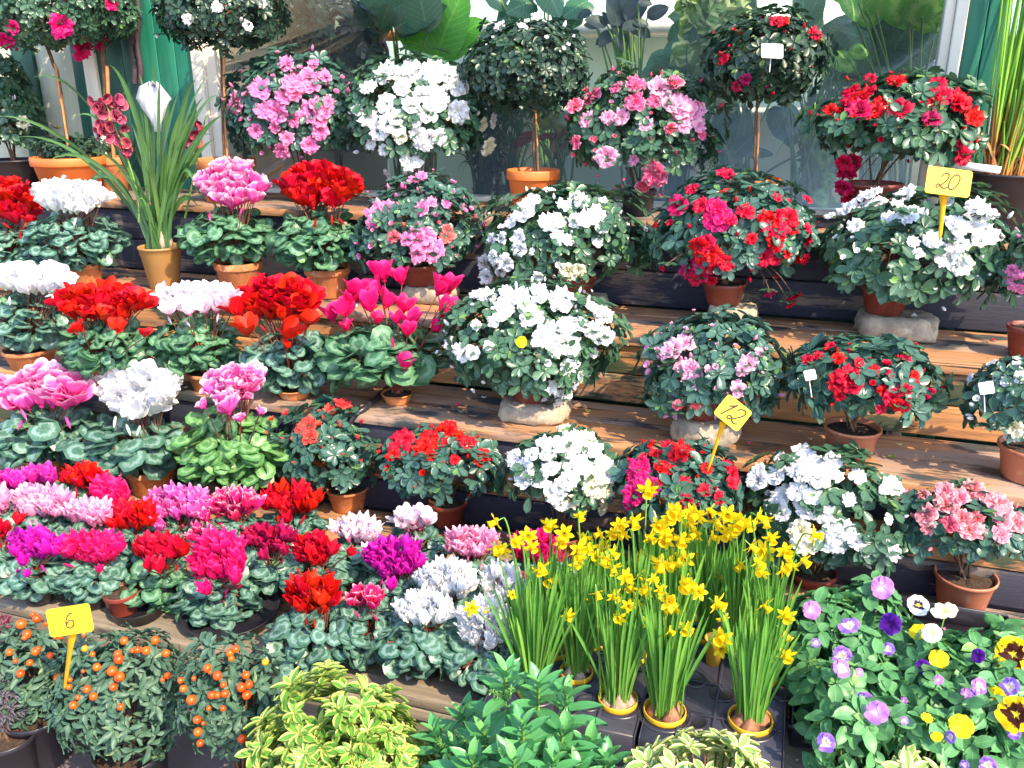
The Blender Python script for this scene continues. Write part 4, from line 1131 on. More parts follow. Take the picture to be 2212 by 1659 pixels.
# dark shrubs inside
def bush(name, label, cat, crown, Y, tmpl, size, sp, mat, base_z, potr=.09, poth=.12, pmat='black', k=(4, 6), seed=3, inner=.5, **kw):
    cx, cy_, rx, ry = crown; C = at_Y(cx, cy_, Y); a, bb, c = crown_axes(C, rx, ry, cy_, kw.pop('dr', .8))
    zm = kw.pop('zmin', -.8); lm = kw.pop('lump', .09); grp = kw.pop('group', None); pf = kw.pop('pos_filter', False); st_ = kw.pop('stems', 8)
    cr = Crown(C, a * .92, bb * .92, c * .92, seed, lm, zm)
    B = np.array([C[0], Y, base_z]); th = thing(name, B, label, cat, grp)
    pot(th, B, potr, poth, 'plastic', MAT[pmat])
    twigs(B + np.array([0, 0, poth * .9]), cr, st_, .004, parent=th)
    M_('foliage', foliage(cr, tmpl, size, sp, k=k, inner=inner, pos_filter=pf, zmin=zm, **kw), MAT[mat], th)
    return th, cr
th, cr = bush('fig_shrub', 'dark leafy shrub inside the window above the pink azalea', 'shrub', (715, 95, 105, 95), 3.45, L_AZ, .045, .05, 'leaf_std', .9)
th, cr = bush('fig_shrub', 'dense dark shrub against the glass between the white tree and the blue sheeting', 'shrub', (640, 55, 70, 80), 3.25, L_AZ, .035, .04, 'leaf_inner', .9)
# variegated ivy hanging from a basket
iv = thing('ivy_plant', at_Y(1600, -40, 3.42), 'variegated cream edged ivy trailing down inside the glass', 'ivy')
out = []; stl = []
for i in range(16):
    x0 = 1565 + RNG.normal() * 28; y1 = 90 + 150 * RNG.random(); Yv = 3.42 + RNG.normal() * .05
    P = np.array([at_Y(x0 + 10 * math.sin(y * .03 + i) + (i - 8) * .4, y, Yv) for y in np.linspace(-60, y1, 14)])
    stl.append(tube(P, .0018, 4))
    nl = int(y1 / 11) + 5
    for _ in range(nl):
        p = P[int(RNG.integers(14))] + RNG.normal(size=3) * .012; a_ = RNG.random() * 6.28
        D = RV * math.cos(a_) + np.array([0, 0, 1.]) * (math.sin(a_) * .6 - .5) - FH * .3; Nn = unit(-FH + RNG.normal(size=3) * .4)
        out.append(inst(L_CYC[int(RNG.integers(4))], frames(p[None] + D * .01, D[None], Nn[None], np.array([.020 + .016 * RNG.random()]))))
M_('foliage', join(out), MAT['leaf_ivy'], iv); M_('vines', join(stl), MAT['stalkg'], iv)
M_('basket', lathe([(.001, 0), (.10, .0), (.13, .1), (.12, .1), (.09, .02)], 24, at_Y(1590, -55, 3.42)), MAT['bark'], iv)
# terracotta pot on the shelf inside (upper left) and a sack at the sill
p = at_Y(822, 72, 4.0)
tb = thing('flower_pot', p, 'empty terracotta pot on a small shelf inside behind the dark shrub', 'flower pot'); pot(tb, p, .07, .15, 'clay', MAT['clay'], soil=False)
o = M_('wall_shelf', box(p[0] - .2, p[0] + .2, 3.9, 4.1, p[2] - .03, p[2] - .002), MAT['clay'], None, smooth=False); tag(o, 'small brown shelf under the terracotta pot inside the window', 'shelf')
p = at_Y(582, 440, 3.2); p[2] = 1.0
V, F, U, t = lathe([(.001, 0), (.075, .0), (.088, .05), (.075, .11), (.05, .15), (.035, .17), (.05, .19)], 22, p); V = V + RNG.normal(size=V.shape) * .004; V[:, 2] = np.maximum(V[:, 2], 1.0)
o = M_('paper_sack', (V, F, U, t), MAT['sack'], None); tag(o, 'crumpled tan sack on the sill behind the magenta cyclamen', 'sack')
wbox('sack_ledge', p[0] - .2, p[0] + .2, 3.1680, 3.33, .96, .999, 'white_paint', .002, o)

bush('fern_plant', 'mid green leafy plant behind the glass under the white budded azalea tree', 'house plant', (1075, 205, 70, 85), 3.34, L_LANCE, .05, .05, 'leaf_inner', .9)
bush('fern_plant', 'grey green leafy plant behind the glass, between the rubber plant and the ivy', 'house plant', (1465, 215, 75, 70), 3.45, L_AZ, .05, .055, 'leaf_inner', .9)
bush('fern_plant', 'leafy plant low behind the glass, left of the big red azalea', 'house plant', (1785, 300, 45, 110), 3.4, L_LANCE, .05, .05, 'leaf_inner', .9)
bush('fern_plant', 'dense dark green plant behind the glass right of the big white azalea', 'house plant', (1055, 330, 40, 60), 3.3, L_AZ, .035, .04, 'leaf_std', .9)
bush('fern_plant', 'bright green leafy plant behind the glass beside the lime green leaf', 'house plant', (1060, 120, 55, 60), 3.6, L_LANCE, .05, .05, 'leaf_lime', .9)
leafy('monstera', 'monstera leaves at the top edge of the window above the white budded tree', 'house plant', (1180, 300),
      [(1130, 10, 90, 200, .2), (1190, -5, 100, -60, .3), (1250, 12, 90, 210, -.2), (1075, -5, 80, 160, .4), (1215, 35, 70, -90, .1)], 'leaf_phil', 3.9, 'heart')
STONE_L = {5: 'pale stone block under the pink and coral azalea, behind the crimson cyclamen', 6: 'small stone block half hidden under the upper central white azalea', 7: 'squarish stone block under the red azalea with the large crimson head',
 8: 'rounded brown stone block under the white azalea with price sign 20', 10: 'wide pale stone block under the central white azalea with the yellow petal', 14: 'stone block under the pale pink azalea, behind price sign 12'}
# ================================================================ the plants on the stand
RED = {'a': 'p_red', 'b': 'p_crimson', 'c': 'p_darkcrim'}
WHT = {'a': 'p_white', 'b': 'p_cream'}
# ---------------- top tread
azalea('Big pink azalea on the top tread between the tall orchid and the white azalea', (640, 255, 148, 128), Z('A1',
 '1370,600,50;1510,520,60;1660,370,40;1700,405,20;1700,480,55;1790,480,72;1700,520,50;1600,650,60;1530,640,48;1835,640,85;1700,690,40;1880,440,36;1975,455,24;2010,525,26;1480,760,38;1400,700,26;1660,800,34;1850,755,44;1590,735,28;1790,840,42;1630,870,42;1435,835,18;1385,765,16;1520,885,22;1750,915,15;1580,450,25;1815,370,28;1960,655,22;1530,590,20;1640,560,40;1625,525,20;2070,575,20;1900,590,30;1560,850,18'),
 {'a': 'p_pink'}, Y=2.86, tread=4, leaf='leaf_az_blue', seed=1, pmat='black', cell=18)
azalea('Big white azalea on the top tread, with a few cream flowers at its right', (905, 262, 155, 128), Z('A2',
 '240,510,45;350,430,70;500,420,70;620,430,80;750,490,60;430,510,42;540,545,40;340,600,50;480,610,45;640,590,72;755,645,55;170,640,30;240,680,50;380,720,75;300,760,50;580,660,50;550,800,72;650,790,40;480,935,50;360,1020,42;325,870,28;510,700,32;250,830,30;165,880,25;925,850,50b;900,720,32b;955,700,36;930,605,20;775,865,18b;775,715,10b;690,430,50;420,790,35b;620,560,50;450,1000,25;700,700,20b'),
 WHT, Y=2.86, tread=4, leaf='leaf_az', seed=2, pmat='black', extra_buds=8)
azalea('Big azalea with mixed rose and pale pink flowers between two azalea trees', (1385, 288, 158, 128), Z('A2',
 '1430,610,42;1530,570,58;1560,520,30;1670,510,32;1780,490,48;1920,510,56p;1690,430,18;2010,480,45;1780,590,50;1890,590,35;1640,600,25p;1500,695,40p;1620,680,34p;1700,680,44p;1840,720,36p;1830,765,22;1660,790,22;2010,600,60p;2080,640,80p;2050,700,60p;1980,740,30;1550,875,22;1615,905,56p;1770,925,26p;1890,1000,60a;1830,1070,42a;1440,820,32;1490,950,22;1910,1020,50;1870,660,20;1870,800,15;2015,880,22').__add__(Z('A3',
 '20,510,50p;110,480,35;125,520,25;80,600,40p;150,610,55p;220,650,58p;150,710,50p;250,720,40p;210,810,22;270,780,26;120,890,20;330,790,12;0,590,30')),
 {'a': 'p_rose', 'p': 'p_lpink'}, Y=2.87, tread=4, leaf='leaf_az', seed=3, pmat='black')
azalea('Big red azalea on the top tread beside the white window post', (1946, 268, 172, 112), Z('A3',
 '1110,455,16;1245,455,28;1400,470,48;1360,430,20;1440,430,20;1630,480,42;1660,550,58;1610,600,40;1760,580,55;1750,620,30;1180,560,88;1290,620,62;1410,640,56;1370,670,30;1010,640,32;1840,680,52;1890,690,25;1600,690,45c;1540,600,20s;1660,610,20s;1230,695,16;1275,730,20;1630,765,16;1780,820,40;1780,900,45;1570,730,15;1110,955,78b;1090,1090,48b;1130,1140,50b;1150,680,20s;1400,740,12s;945,670,14b;1500,650,22;1180,640,60b'),
 dict(RED, s='p_scarlet'), Y=2.84, tread=4, leaf='leaf_az', seed=4, pot_=(1905, 120), poth=.13, pmat='plastic_red', lsize=.038)

def standard(label, crown, blooms, cols, potpx, trunk, Y=None, seed=1, leaf='leaf_std', pmat='clay_bright', style='clay', trunkm='cane', lsize=.026, sp=.031, top=False, r0=.007, nb=10, zrim=None, grp='azalea trees on bare stems'):
    px, rimy, wd, boty = potpx
    if boty: b, r, h = mk_pot(px, rimy, wd, boty, 4)
    else:
        rim = at_Y(px, rimy, Y); b = rim.copy(); b[2] = TZ[4]; r = wd * px2m(rim) / 2; h = rim[2] - TZ[4]
    Y = b[1]
    cx, cy_, rx, ry = crown; C = at_Y(cx, cy_, Y); a, bb, c = crown_axes(C, rx, ry, cy_, .8)
    c = min(c, YWALL - .04 - Y + .02)
    cr = Crown(C, a * .93, bb * .93, c, seed, .07, -.9)
    th = thing('azalea_tree', b, label, 'azalea tree', grp)
    pot(th, b, r, h, style, MAT[pmat])
    P = np.array([at_Y(x, y, Y) for x, y in trunk]); P[0, 2] = min(P[0, 2], b[2] + h * .9)
    t = np.linspace(0, 1, 14); k = np.linspace(0, 1, len(P)); Q = np.stack([np.interp(t, k, P[:, i]) for i in range(3)], -1)
    Q[1:-1] += RNG.normal(size=(12, 3)) * .0015
    M_('trunk', tube(Q, np.linspace(r0, r0 * .75, 14), 7), MAT['bark'], th)
    S = Q[:9] + np.array([r0 * 1.7, -r0 * .8, 0]); S[:, 0] = np.linspace(S[0, 0], S[-1, 0], 9)
    M_('stake', tube(S, r0 * .6, 6), MAT[trunkm], th)
    twigs(Q[-1], cr, 12, .004, parent=th, name='limbs')
    M_('foliage', foliage(cr, L_AZ, lsize, sp, k=(5, 7), inner=.6, zmin=-.9), MAT[leaf], th)
    flowers(th, cr, blooms, cols, 17, 'az', .3)
    return th, cr
standard('Azalea tree with red ruffled flowers in a wide orange pot at the left', (85, 10, 185, 102), Z('A1', '350,145,56;470,285,60;578,250,42;30,225,62;75,155,34;640,20,34;105,290,20'),
 {'a': 'p_hot'}, (146, 338, 150, 425), [(150, 345), (140, 260), (125, 160), (104, 108), (85, 60)], seed=11, leaf='leaf_az', r0=.008)
standard('Azalea tree with sparse white buds in a terracotta pot beside the left white window post', (472, 15, 152, 100), Z('A1', '1255,40,26;1085,110,26;915,205,20;910,80,12;908,48,10;1510,10,28;1435,148,26;1395,110,20;1330,30,12;1160,60,12;1450,180,12'),
 WHT, (486, 342, 128, 440), [(486, 348), (483, 250), (480, 160), (476, 80), (474, 40)], seed=12, pmat='clay', r0=.008)
standard('Azalea tree with upright white buds over an orange pot in the middle', (1136, 142, 142, 104), Z('A2', '995,155,28;1015,130,14;1130,155,26;1210,95,30;1250,135,22;1370,145,24;1265,225,24;1420,215,20;960,220,15;1390,262,22;1360,292,24;1475,255,16;1125,360,18b;1175,372,12b;1255,500,20b;920,262,10;1340,300,12b;830,290,12'),
 WHT, (1152, 366, 116, None), [(1158, 372), (1152, 320), (1156, 260), (1150, 215), (1148, 170)], seed=13, Y=2.85, r0=.006)
standard('Azalea tree with red buds and a blank white tag, over an orange pot', (1655, 126, 128, 100), Z('A3', '700,125,34;740,120,30;765,130,14;460,175,20;340,195,14;860,150,18;920,195,34;940,235,22;375,310,22;400,340,26;380,370,20;780,285,16;750,185,14;680,540,20;470,500,26c;520,460,28c;900,385,10;610,105,10;430,270,14b;490,185,14;650,510,16c'),
 dict(RED), (1636, 384, 104, None), [(1628, 388), (1630, 330), (1632, 270), (1636, 215), (1642, 170)], seed=14, Y=2.85, leaf='leaf_az_dark', r0=.005, lsize=.032, sp=.035)
# brown trunk of one more tree, seen left of the drainpipe cables
standard('Small tree with a thick brown trunk behind the maroon orchid spike', (236, 5, 60, 78), [], {}, (240, 338, 70, None), [(240, 340), (236, 250), (226, 170), (222, 110), (225, 60)], Y=2.92, seed=15, leaf='leaf_az', r0=.013, pmat='clay')

# reeds in the big black pot
b, r, h = mk_pot(2178, 372, 172, 505, 4); b[2] = TZ[4]
rd = thing('reed_plant', b, 'tall green reeds with orange bases in a large black tub at the right edge', 'reed plant')
pot(rd, b, r, h, 'lip', MAT['black'])
out = []
for i in range(120):
    a = RNG.random() * 6.28; q = math.sqrt(RNG.random()) * r * .62
    b0 = b + np.array([math.cos(a) * q, math.sin(a) * q, h * .85]); hh = 1.05 * (.75 + .35 * RNG.random()) if i < 85 else .35 * RNG.random() + .1
    e = b0 + np.array([math.cos(a) * q * .9 + RNG.normal() * .035 + .03, min(math.sin(a) * q * .5, .02), hh])
    out.append(tube(bez(b0, (b0 + e) / 2 + RNG.normal(size=3) * [.015, .01, 0], e, 10), np.linspace(.0042, .0020, 10) * (.7 + .7 * RNG.random()), 5))
M_('stems', join(out), MAT['reed'], rd)
out = []
for i in range(26):
    a = RNG.random() * 6.28; b0 = b + np.array([math.cos(a) * r * .5, math.sin(a) * r * .5, h * .88]); e = b0 + np.array([RNG.normal() * .09, -abs(RNG.normal()) * .03, .03 + .13 * RNG.random()])
    out.append(ribbon(bez(b0, (b0 + e) / 2 + np.array([0, 0, .05]), e, 6), .007))
M_('dry_leaves', join(out), MAT['cane'], rd)
o = M_('plant_label', box(-.065, .065, -.001, .001, -.010, .010), MAT['white'], rd, smooth=False)
p = at_Y(2108, 361, b[1] - r * .75); o.matrix_basis = Matrix.Translation(V3(p)) @ Matrix.Rotation(rad(6), 4, 'Y')
o.parent = None; o.parent = rd; o.matrix_parent_inverse = world_of(rd).inverted()
M_('label_mark', box(.035, .050, -.0015, -.0011, -.006, .006), MAT['maroon_box'], o, smooth=False).matrix_basis = Matrix.Identity(4)

# far-left dark camellia with pale yellow flowers, in a dark pot
azalea('Dark leaved bush with few pale yellow flowers at the top left edge', (6, 240, 75, 130), Z('A1', '130,710,30b;240,745,20b;20,640,14b;120,770,16b;95,840,14b;60,760,12b;70,612,12b;330,745,22y;155,755,14b'),
 {'a': 'p_cream', 'b': 'p_cream', 'y': 'p_yellow'}, Y=2.86, tread=4, leaf='leaf_az', seed=21, pot_=(12, 110), poth=.12, pmat='black', style='lip', extra_buds=6, group=None)
bush('ground_cover_plant', 'low dark leafy plant filling the soil of the wide orange pot at the far left', 'leafy plant', (150, 318, 75, 22), 2.84, L_AZ, .028, .032, 'leaf_std', at_Y(146, 345, 2.84)[2] - .03, potr=.05, poth=.02, stems=4)

# ---------------- third tread
C = cyclamen
C('Red cyclamen cut off by the left edge on the third tread', (25, 438, 52, 50), 14, (20, 540, 62, 52), 'p_scarlet', 36, tread=3, kind='frill', Y=2.46, seed=31, stray=[(67, 480, 22)], leaf='leaf_cyc_blue')
C('White cyclamen on the third tread, right of the red one at the left edge', (152, 428, 76, 36), 17, (158, 522, 100, 56), 'p_white', 36, (180, 566, 78, 624), 3, kind='frill', seed=32, leaf='leaf_cyc_blue', buds=1)
C('Magenta pink cyclamen on the third tread, right of the tall orchid', (504, 402, 68, 52), 20, (493, 512, 95, 52), 'p_hot2' if 'p_hot2' in MAT else 'p_fringe', 36, (514, 564, 102, 640), 3, kind='frill', seed=33, leaf='leaf_cyc')
C('Red cyclamen on the third tread, right of the magenta pink one', (688, 405, 76, 50), 20, (688, 520, 102, 60), 'p_scarlet', 40, (706, 576, 98, 648), 3, kind='frill', seed=34, leaf='leaf_cyc', stray=[(632, 398, 36)])
azalea('Pink and coral azalea low on the third tread, right of the red cyclamen', (905, 495, 140, 112), Z('A2',
 '500,1045,38;545,1020,28;610,990,15;430,1075,22;350,1080,18;235,1115,12;170,1115,10;395,1130,18;290,1230,60;350,1200,40;270,1290,42;730,1115,22;600,1170,28;545,1210,40;685,1180,26;370,1300,25;265,1335,20;440,1300,22c;640,1290,18c;690,1330,28c;855,1258,22c;380,1370,32c;460,1385,35;560,1410,78;690,1370,38c;520,1470,42;600,1470,40;860,1430,20;490,1335,22;165,1490,15;230,1440,14;720,1430,12c;740,1480,12c;700,1550,10c;520,1095,14;545,1110,12;640,1440,40;270,1400,14;255,1480,14;300,1500,12'),
 {'a': 'p_pink', 'c': 'p_coral'}, tread=3, leaf='leaf_az_blue', seed=5, pot_=(905, 95), poth=.07, stone_=(862, 972, 656, 620), sp=.030, lsize=.030)
azalea('White azalea on the third tread in the centre, with many fresh leaf tips', (1222, 512, 172, 120), Z('A2',
 '1280,1100,30;1170,1180,52;1440,1150,42;1130,1240,60;1370,1190,38;1470,1170,40;1590,1160,26;1550,1240,48;1500,1270,50;1440,1280,40;1300,1290,56;1260,1280,40;1590,1310,36;1730,1305,22;1560,1400,30;1330,1370,36;1390,1390,30;1010,1380,32;940,1240,15;950,1390,35;1110,1380,46;1110,1440,40;1030,1520,42;940,1540,60;920,1600,40;960,1630,30;1175,1470,24;1220,1600,26;1310,1600,20;1390,1570,45b;1450,1560,38b;1310,1510,12;1060,1290,30;960,1490,36;890,1520,30;1000,1570,30'),
 WHT, tread=3, leaf='leaf_az', seed=6, pot_=(1250, 80), poth=.06, stone_=(1215, 1305, 668, 638), sp=.033)
azalea('Red azalea on the third tread with one large crimson flower head low at its left', (1592, 500, 172, 118), Z('A3',
 '405,1010,44;215,1095,36;375,1115,16;25,1135,14;705,1145,26;465,1155,24;880,1155,26;135,1190,55h;260,1190,40;350,1230,75h;360,1290,58h;430,1270,40;520,1225,44;650,1280,50;770,1260,50;720,1290,30;690,1320,60;790,1320,36;880,1320,26;690,1390,46;700,1425,30;555,1380,30;880,1395,32;300,1450,90;350,1530,90;250,1540,80h;200,1570,50h;630,1490,46;765,1465,34;700,1505,26;860,1500,30;555,1565,22;770,1550,14;60,1535,10;230,1620,30;320,1620,32;940,1290,10').__add__(Z('B3', '665,275,26c;800,290,40;780,340,26;700,30,24;835,75,26')),
 dict(RED, h='p_hot'), tread=3, leaf='leaf_az_blue', seed=7, pot_=(1574, 92), poth=.065, stone_=(1526, 1630, 708, 662), sp=.034, lsize=.036)
azalea('White azalea that holds the yellow price sign 20', (1972, 550, 202, 138), Z('A3',
 '1010,1250,26;1110,1210,50;1240,1130,66;1200,1200,50;1290,1170,40;1460,1120,62;1470,1240,70;1350,1260,34;1060,1320,26;1690,1170,30;1870,1215,78;1730,1290,50;1830,1310,60;1750,1330,40;1930,1360,52;1880,1390,46;1600,1390,46;1730,1420,64;1690,1490,56;1770,1530,56;1490,1400,30;1515,1470,28;1235,1450,20;1140,1380,18;1095,1280,14;1885,1490,24;1855,1600,24;1930,1590,16;2000,1390,20;1360,1410,12y;1000,1440,12y;1160,1310,40;1400,1180,30;1950,1240,30;1830,1250,30').__add__(Z('B3', '1615,245,22;1725,255,16;1850,185,24;1240,35,22')),
 dict(WHT, y='p_coral'), tread=3, leaf='leaf_az', seed=8, pot_=(1926, 102), poth=.075, stone_=(1862, 2014, 736, 676), sp=.037, lsize=.040)
azalea('Pink azalea mostly cut off by the right edge, below the black reed tub', (2262, 560, 88, 85), [(2185, 600, 26, 'a'), (2203, 612, 20, 'a'), (2202, 512, 9, 'a'), (2190, 585, 12, 'a')], {'a': 'p_pink'}, tread=3, Y=2.42, leaf='leaf_az', seed=9, poth=.08)

# orchid
b, r, h = mk_pot(345, 531, 92, 628, 3)
orc = thing('orchid_plant', b, 'cymbidium orchid with long strap leaves and a maroon flower spike in a tall ochre pot', 'orchid')
pot(orc, b, r, h, 'lip', MAT['clay_brown'], taper=.66)
rim = b + np.array([0, 0, h * .9]); out = []
for x, y, my in [(75, 165, 150), (165, 250, 230), (0, 250, 265), (22, 298, 285), (150, 470, 300), (235, 140, 160), (265, 200, 210), (345, 175, 190), (455, 155, 210), (425, 170, 200), (440, 210, 250), (470, 205, 225), (455, 290, 290), (465, 300, 330), (430, 430, 300),
                 (275, 190, 240), (300, 230, 260), (385, 200, 260), (395, 235, 280), (415, 250, 300), (100, 350, 300), (330, 250, 300), (310, 300, 340), (360, 330, 380), (290, 330, 360), (410, 330, 360), (425, 380, 370), (270, 380, 390), (380, 420, 430), (350, 420, 440), (395, 440, 450), (330, 440, 450), (250, 380, 330), (240, 300, 250), (300, 160, 190), (330, 130, 170), (370, 215, 230), (480, 250, 280), (200, 330, 330), (360, 260, 300), (320, 340, 370), (370, 350, 390), (340, 400, 420), (300, 430, 430), (400, 300, 330), (280, 260, 300), (315, 220, 260), (430, 450, 400)]:
    Yt = b[1] + RNG.normal() * .05 - .04
    e = at_Y(x, y, min(Yt, YWALL - .06)); b0 = rim + RNG.normal(size=3) * [.018, .014, .004]
    m_ = at_Y(345 + (x - 345) * .62, my - 12, (b0[1] + Yt) / 2)
    out.append(ribbon(bez(b0, b0 + (m_ - b0) * np.array([.42, .42, .55]), m_, 14, d=e), (.0145 + .005 * RNG.random()), .35, prof=lambda t: np.minimum(1, (1 - t) * 3 + .04) * (.55 + .45 * np.minimum(1, t * 3))))
M_('foliage', join(out), MAT['leaf_orch'], orc)
out = []
for i in range(9):
    V, F, U, t = lathe([(.004, 0), (.014, .012), (.015, .03), (.008, .06), (.004, .09)], 10, rim + RNG.normal(size=3) * [.02, .012, 0]); out.append((V, F, U, t))
M_('bulbs', join(out), MAT['bulb_pale'], orc)
for spk, n_ in (([(300, 480), (305, 400), (270, 330), (225, 215)], 34), ([(400, 470), (415, 400), (428, 330), (445, 250)], 9)):
    off = -.03 if n_ > 20 else .04
    P = np.array([at_Y(x, y, b[1] + off) for x, y in spk]); Q = bez(P[0], P[1], P[2], 12, d=P[3])
    M_('flower_spike', tube(Q, np.linspace(.004, .0025, 12), 6), MAT['stalkg'], orc)
    for i in range(n_):
        if n_ > 20:
            u, v = random.uniform(-1, 1), random.uniform(-1, 1); x = 243 + 30 * u + 14 * v; y = 272 + 66 * v
        else:
            v = random.uniform(0, 1); x = 442 - 30 * v + random.uniform(-8, 8); y = 245 + 78 * v
        p = at_Y(x, y, b[1] + off + random.uniform(-.02, .02)); s = px2m(p)
        put('flower', fmesh('orchid', i % 4, [MAT['p_maroon']], 'flower'), orc, p, unit(RV * random.uniform(-1, 1) - FH * random.uniform(.2, 1.2) + np.array([0, 0, random.uniform(-.5, .2)])), s * random.uniform(15, 20))
# cellophane sleeve behind it
pt = at_Y(330, 185, 2.62)
Vs = []
for k, (y, hw) in enumerate(((285, 6), (262, 14), (238, 26), (212, 34), (186, 22), (178, 5))):
    for j in range(9):
        u = j / 8 * 2 - 1
        Vs.append(at_Y(326 + (y - 180) * .14 + u * hw * 1.1 + 3 * math.sin(j * 2.1 + k), y + 6 * math.sin(j * 3.3) * (k > 3), 2.43 - .03 * (1 - u * u) + .006 * math.sin(j * 5)))
i = np.arange(5)[:, None]; j = np.arange(8)[None]; Fq = np.stack([i * 9 + j, i * 9 + j + 1, (i + 1) * 9 + j + 1, (i + 1) * 9 + j], -1).reshape(-1, 4)
o = obj('plastic_sleeve', mesh('plastic_sleeve', np.array(Vs), Fq, None, None, True, MAT['cello'])); sm = o.modifiers.new('thick', 'SOLIDIFY'); sm.thickness = .0015
tag(o, 'crumpled white translucent plastic sleeve standing among the orchid leaves', 'plastic sleeve')

# ---------------- second tread
C('White cyclamen at the left edge of the second tread', (68, 604, 86, 34), 22, (66, 694, 78, 58), 'p_white', 36, (63, 751, 108, 806), 2, kind='frill', seed=41, leaf='leaf_cyc_blue', buds=4)
C('Red cyclamen between the white one at the left edge and the palest pink one', (224, 656, 98, 44), 28, (226, 748, 94, 56), 'p_scarlet', 36, (222, 792, 66, 851), 2, kind='cycopen', seed=42, leaf='leaf_cyc', stray=[(176, 708, 26), (256, 706, 28), (312, 722, 20)])
C('Palest pink cyclamen on the second tread, between two red ones', (430, 644, 90, 36), 15, (424, 742, 90, 62), 'p_palest', 38, (450, 800, 92, 850), 2, kind='cyc', seed=43, leaf='leaf_cyc', stray=[(368, 668, 34), (410, 672, 30)])
C('Large red cyclamen on the second tread, with a drooping flower low at its left', (603, 650, 82, 48), 28, (625, 778, 88, 68), 'p_scarlet', 40, (636, 842, 82, 868), 2, kind='cycopen', seed=44, leaf='leaf_cyc_blue', stray=[(520, 670, 48), (535, 710, 44), (615, 715, 44), (665, 690, 40), (615, 745, 20)])
C('Leggy crimson cyclamen on the second tread with flowers on long bare stalks', (840, 660, 130, 80), 0, (832, 765, 122, 68), 'p_hot', 40, (858, 850, 70, 878), 2, kind='cyc', seed=45, leaf='leaf_cyc', lr=.033, buds=1,
  pts=[(775, 628, 40, 'a'), (760, 648, 34, 'a'), (800, 655, 40, 'a'), (830, 590, 46, 'a'), (820, 620, 34, 'a'), (868, 600, 34, 'a'), (720, 678, 40, 'a'), (745, 668, 38, 'a'), (750, 705, 24, 'a'), (832, 652, 34, 'a'), (870, 662, 36, 'a'), (885, 692, 42, 'a'), (945, 622, 40, 'a'), (970, 618, 40, 'a'), (955, 665, 38, 'a'), (935, 700, 36, 'a'), (872, 785, 32, 'a'), (858, 690, 24, 'a'), (815, 690, 26, 'a'), (880, 715, 28, 'a')])
azalea('White azalea on a stone block with a yellow petal fallen in its middle', (1140, 738, 182, 128), Z('B2',
 '860,280,36;920,290,50;1040,270,42;1100,300,66;1230,270,66;1150,350,50;1030,350,52;980,430,50;1180,410,55;1350,300,60;1350,350,50;1540,360,42;1590,400,50;1270,500,56;1330,540,72;1390,580,60;1390,460,52;1470,460,42;1530,490,42;1600,520,48;1560,540,30;1310,600,42;1230,540,40;710,570,38;790,620,45;840,620,38;930,580,26;640,625,24;1070,450,15;860,460,26;1010,500,15;1390,700,42;1440,760,52;1430,690,26;1290,820,36;1360,860,46;1340,900,36;1540,620,26;820,700,15;900,790,22;720,700,16;975,820,15;1220,670,20;1145,810,15;1210,790,20;1460,540,15;690,520,12;1120,620,12;840,350,22;1440,380,14;760,600,34'),
 WHT, tread=2, leaf='leaf_az', seed=10, pot_=(1150, 108), poth=.055, stone_=(1070, 1214, 917, 872), sp=.032, lsize=.032, extra_buds=22, zmin=-.6)
azalea('Pale pink azalea full of small buds, just above the price sign 12', (1541, 800, 146, 128), Z('B3',
 '225,380,18;100,455,18;180,480,22;330,470,24;15,595,18;170,560,48;110,590,50;70,610,40;355,575,18;460,580,18;600,615,26;640,600,18;40,665,22;150,650,20;175,655,20;540,680,46;500,720,32;310,720,28;160,700,42;210,740,60;220,790,40;120,780,15;620,740,16;350,825,22;480,830,42;235,905,34c;130,920,26c;100,970,18c;515,905,15c;200,700,40;20,700,15').__add__(Z('B2', '1860,600,20;1900,600,16;1940,660,18;2010,780,18;2020,920,24;2000,970,18;2070,480,18;1990,455,18')),
 {'a': 'p_pale', 'c': 'p_coral'}, tread=2, leaf='leaf_az_blue', seed=14, pot_=(1520, 92), poth=.06, stone_=(1446, 1592, 962, 912), sp=.032, lsize=.034)
azalea('Red azalea in a plain light brown pot, with a small blank white tag', (1868, 818, 158, 92), Z('B3',
 '1010,580,26;1050,600,20;1130,575,18;880,660,32;945,635,26;1060,650,32y;1050,680,20;1180,680,30;1160,630,12;1270,725,30;1310,615,15;1450,655,28;1400,640,15;1505,575,18;1500,750,26;1555,720,14;1060,790,52;1120,760,60;1140,810,45;1065,870,28;1320,840,32;1370,880,50;1440,830,34;1400,920,32;1440,930,32;1470,890,20;1305,945,26;1380,740,15c;1590,850,30b;1575,880,22b;830,710,10;925,880,8;1240,655,12'),
 dict(RED, y='p_scarlet'), (1842, 920, 120, 1004), tread=2, leaf='leaf_az_blue', seed=15, pmat='plastic_terra', style='lip', sp=.033, lsize=.040, zmin=-.50)
azalea('White azalea with a blank white tag, cut off by the right edge', (2192, 862, 98, 100), Z('B3',
 '1945,680,26;1825,765,26;2030,785,28;2075,690,15;2110,760,32;2065,850,22;1985,1030,32b;2070,1050,50b;2060,1100,32;2120,1085,26b;1910,1060,12;2090,740,20'),
 WHT, (2232, 962, 138, 1052), tread=2, leaf='leaf_az_blue', seed=16, pmat='plastic_terra', style='lip', lsize=.034)

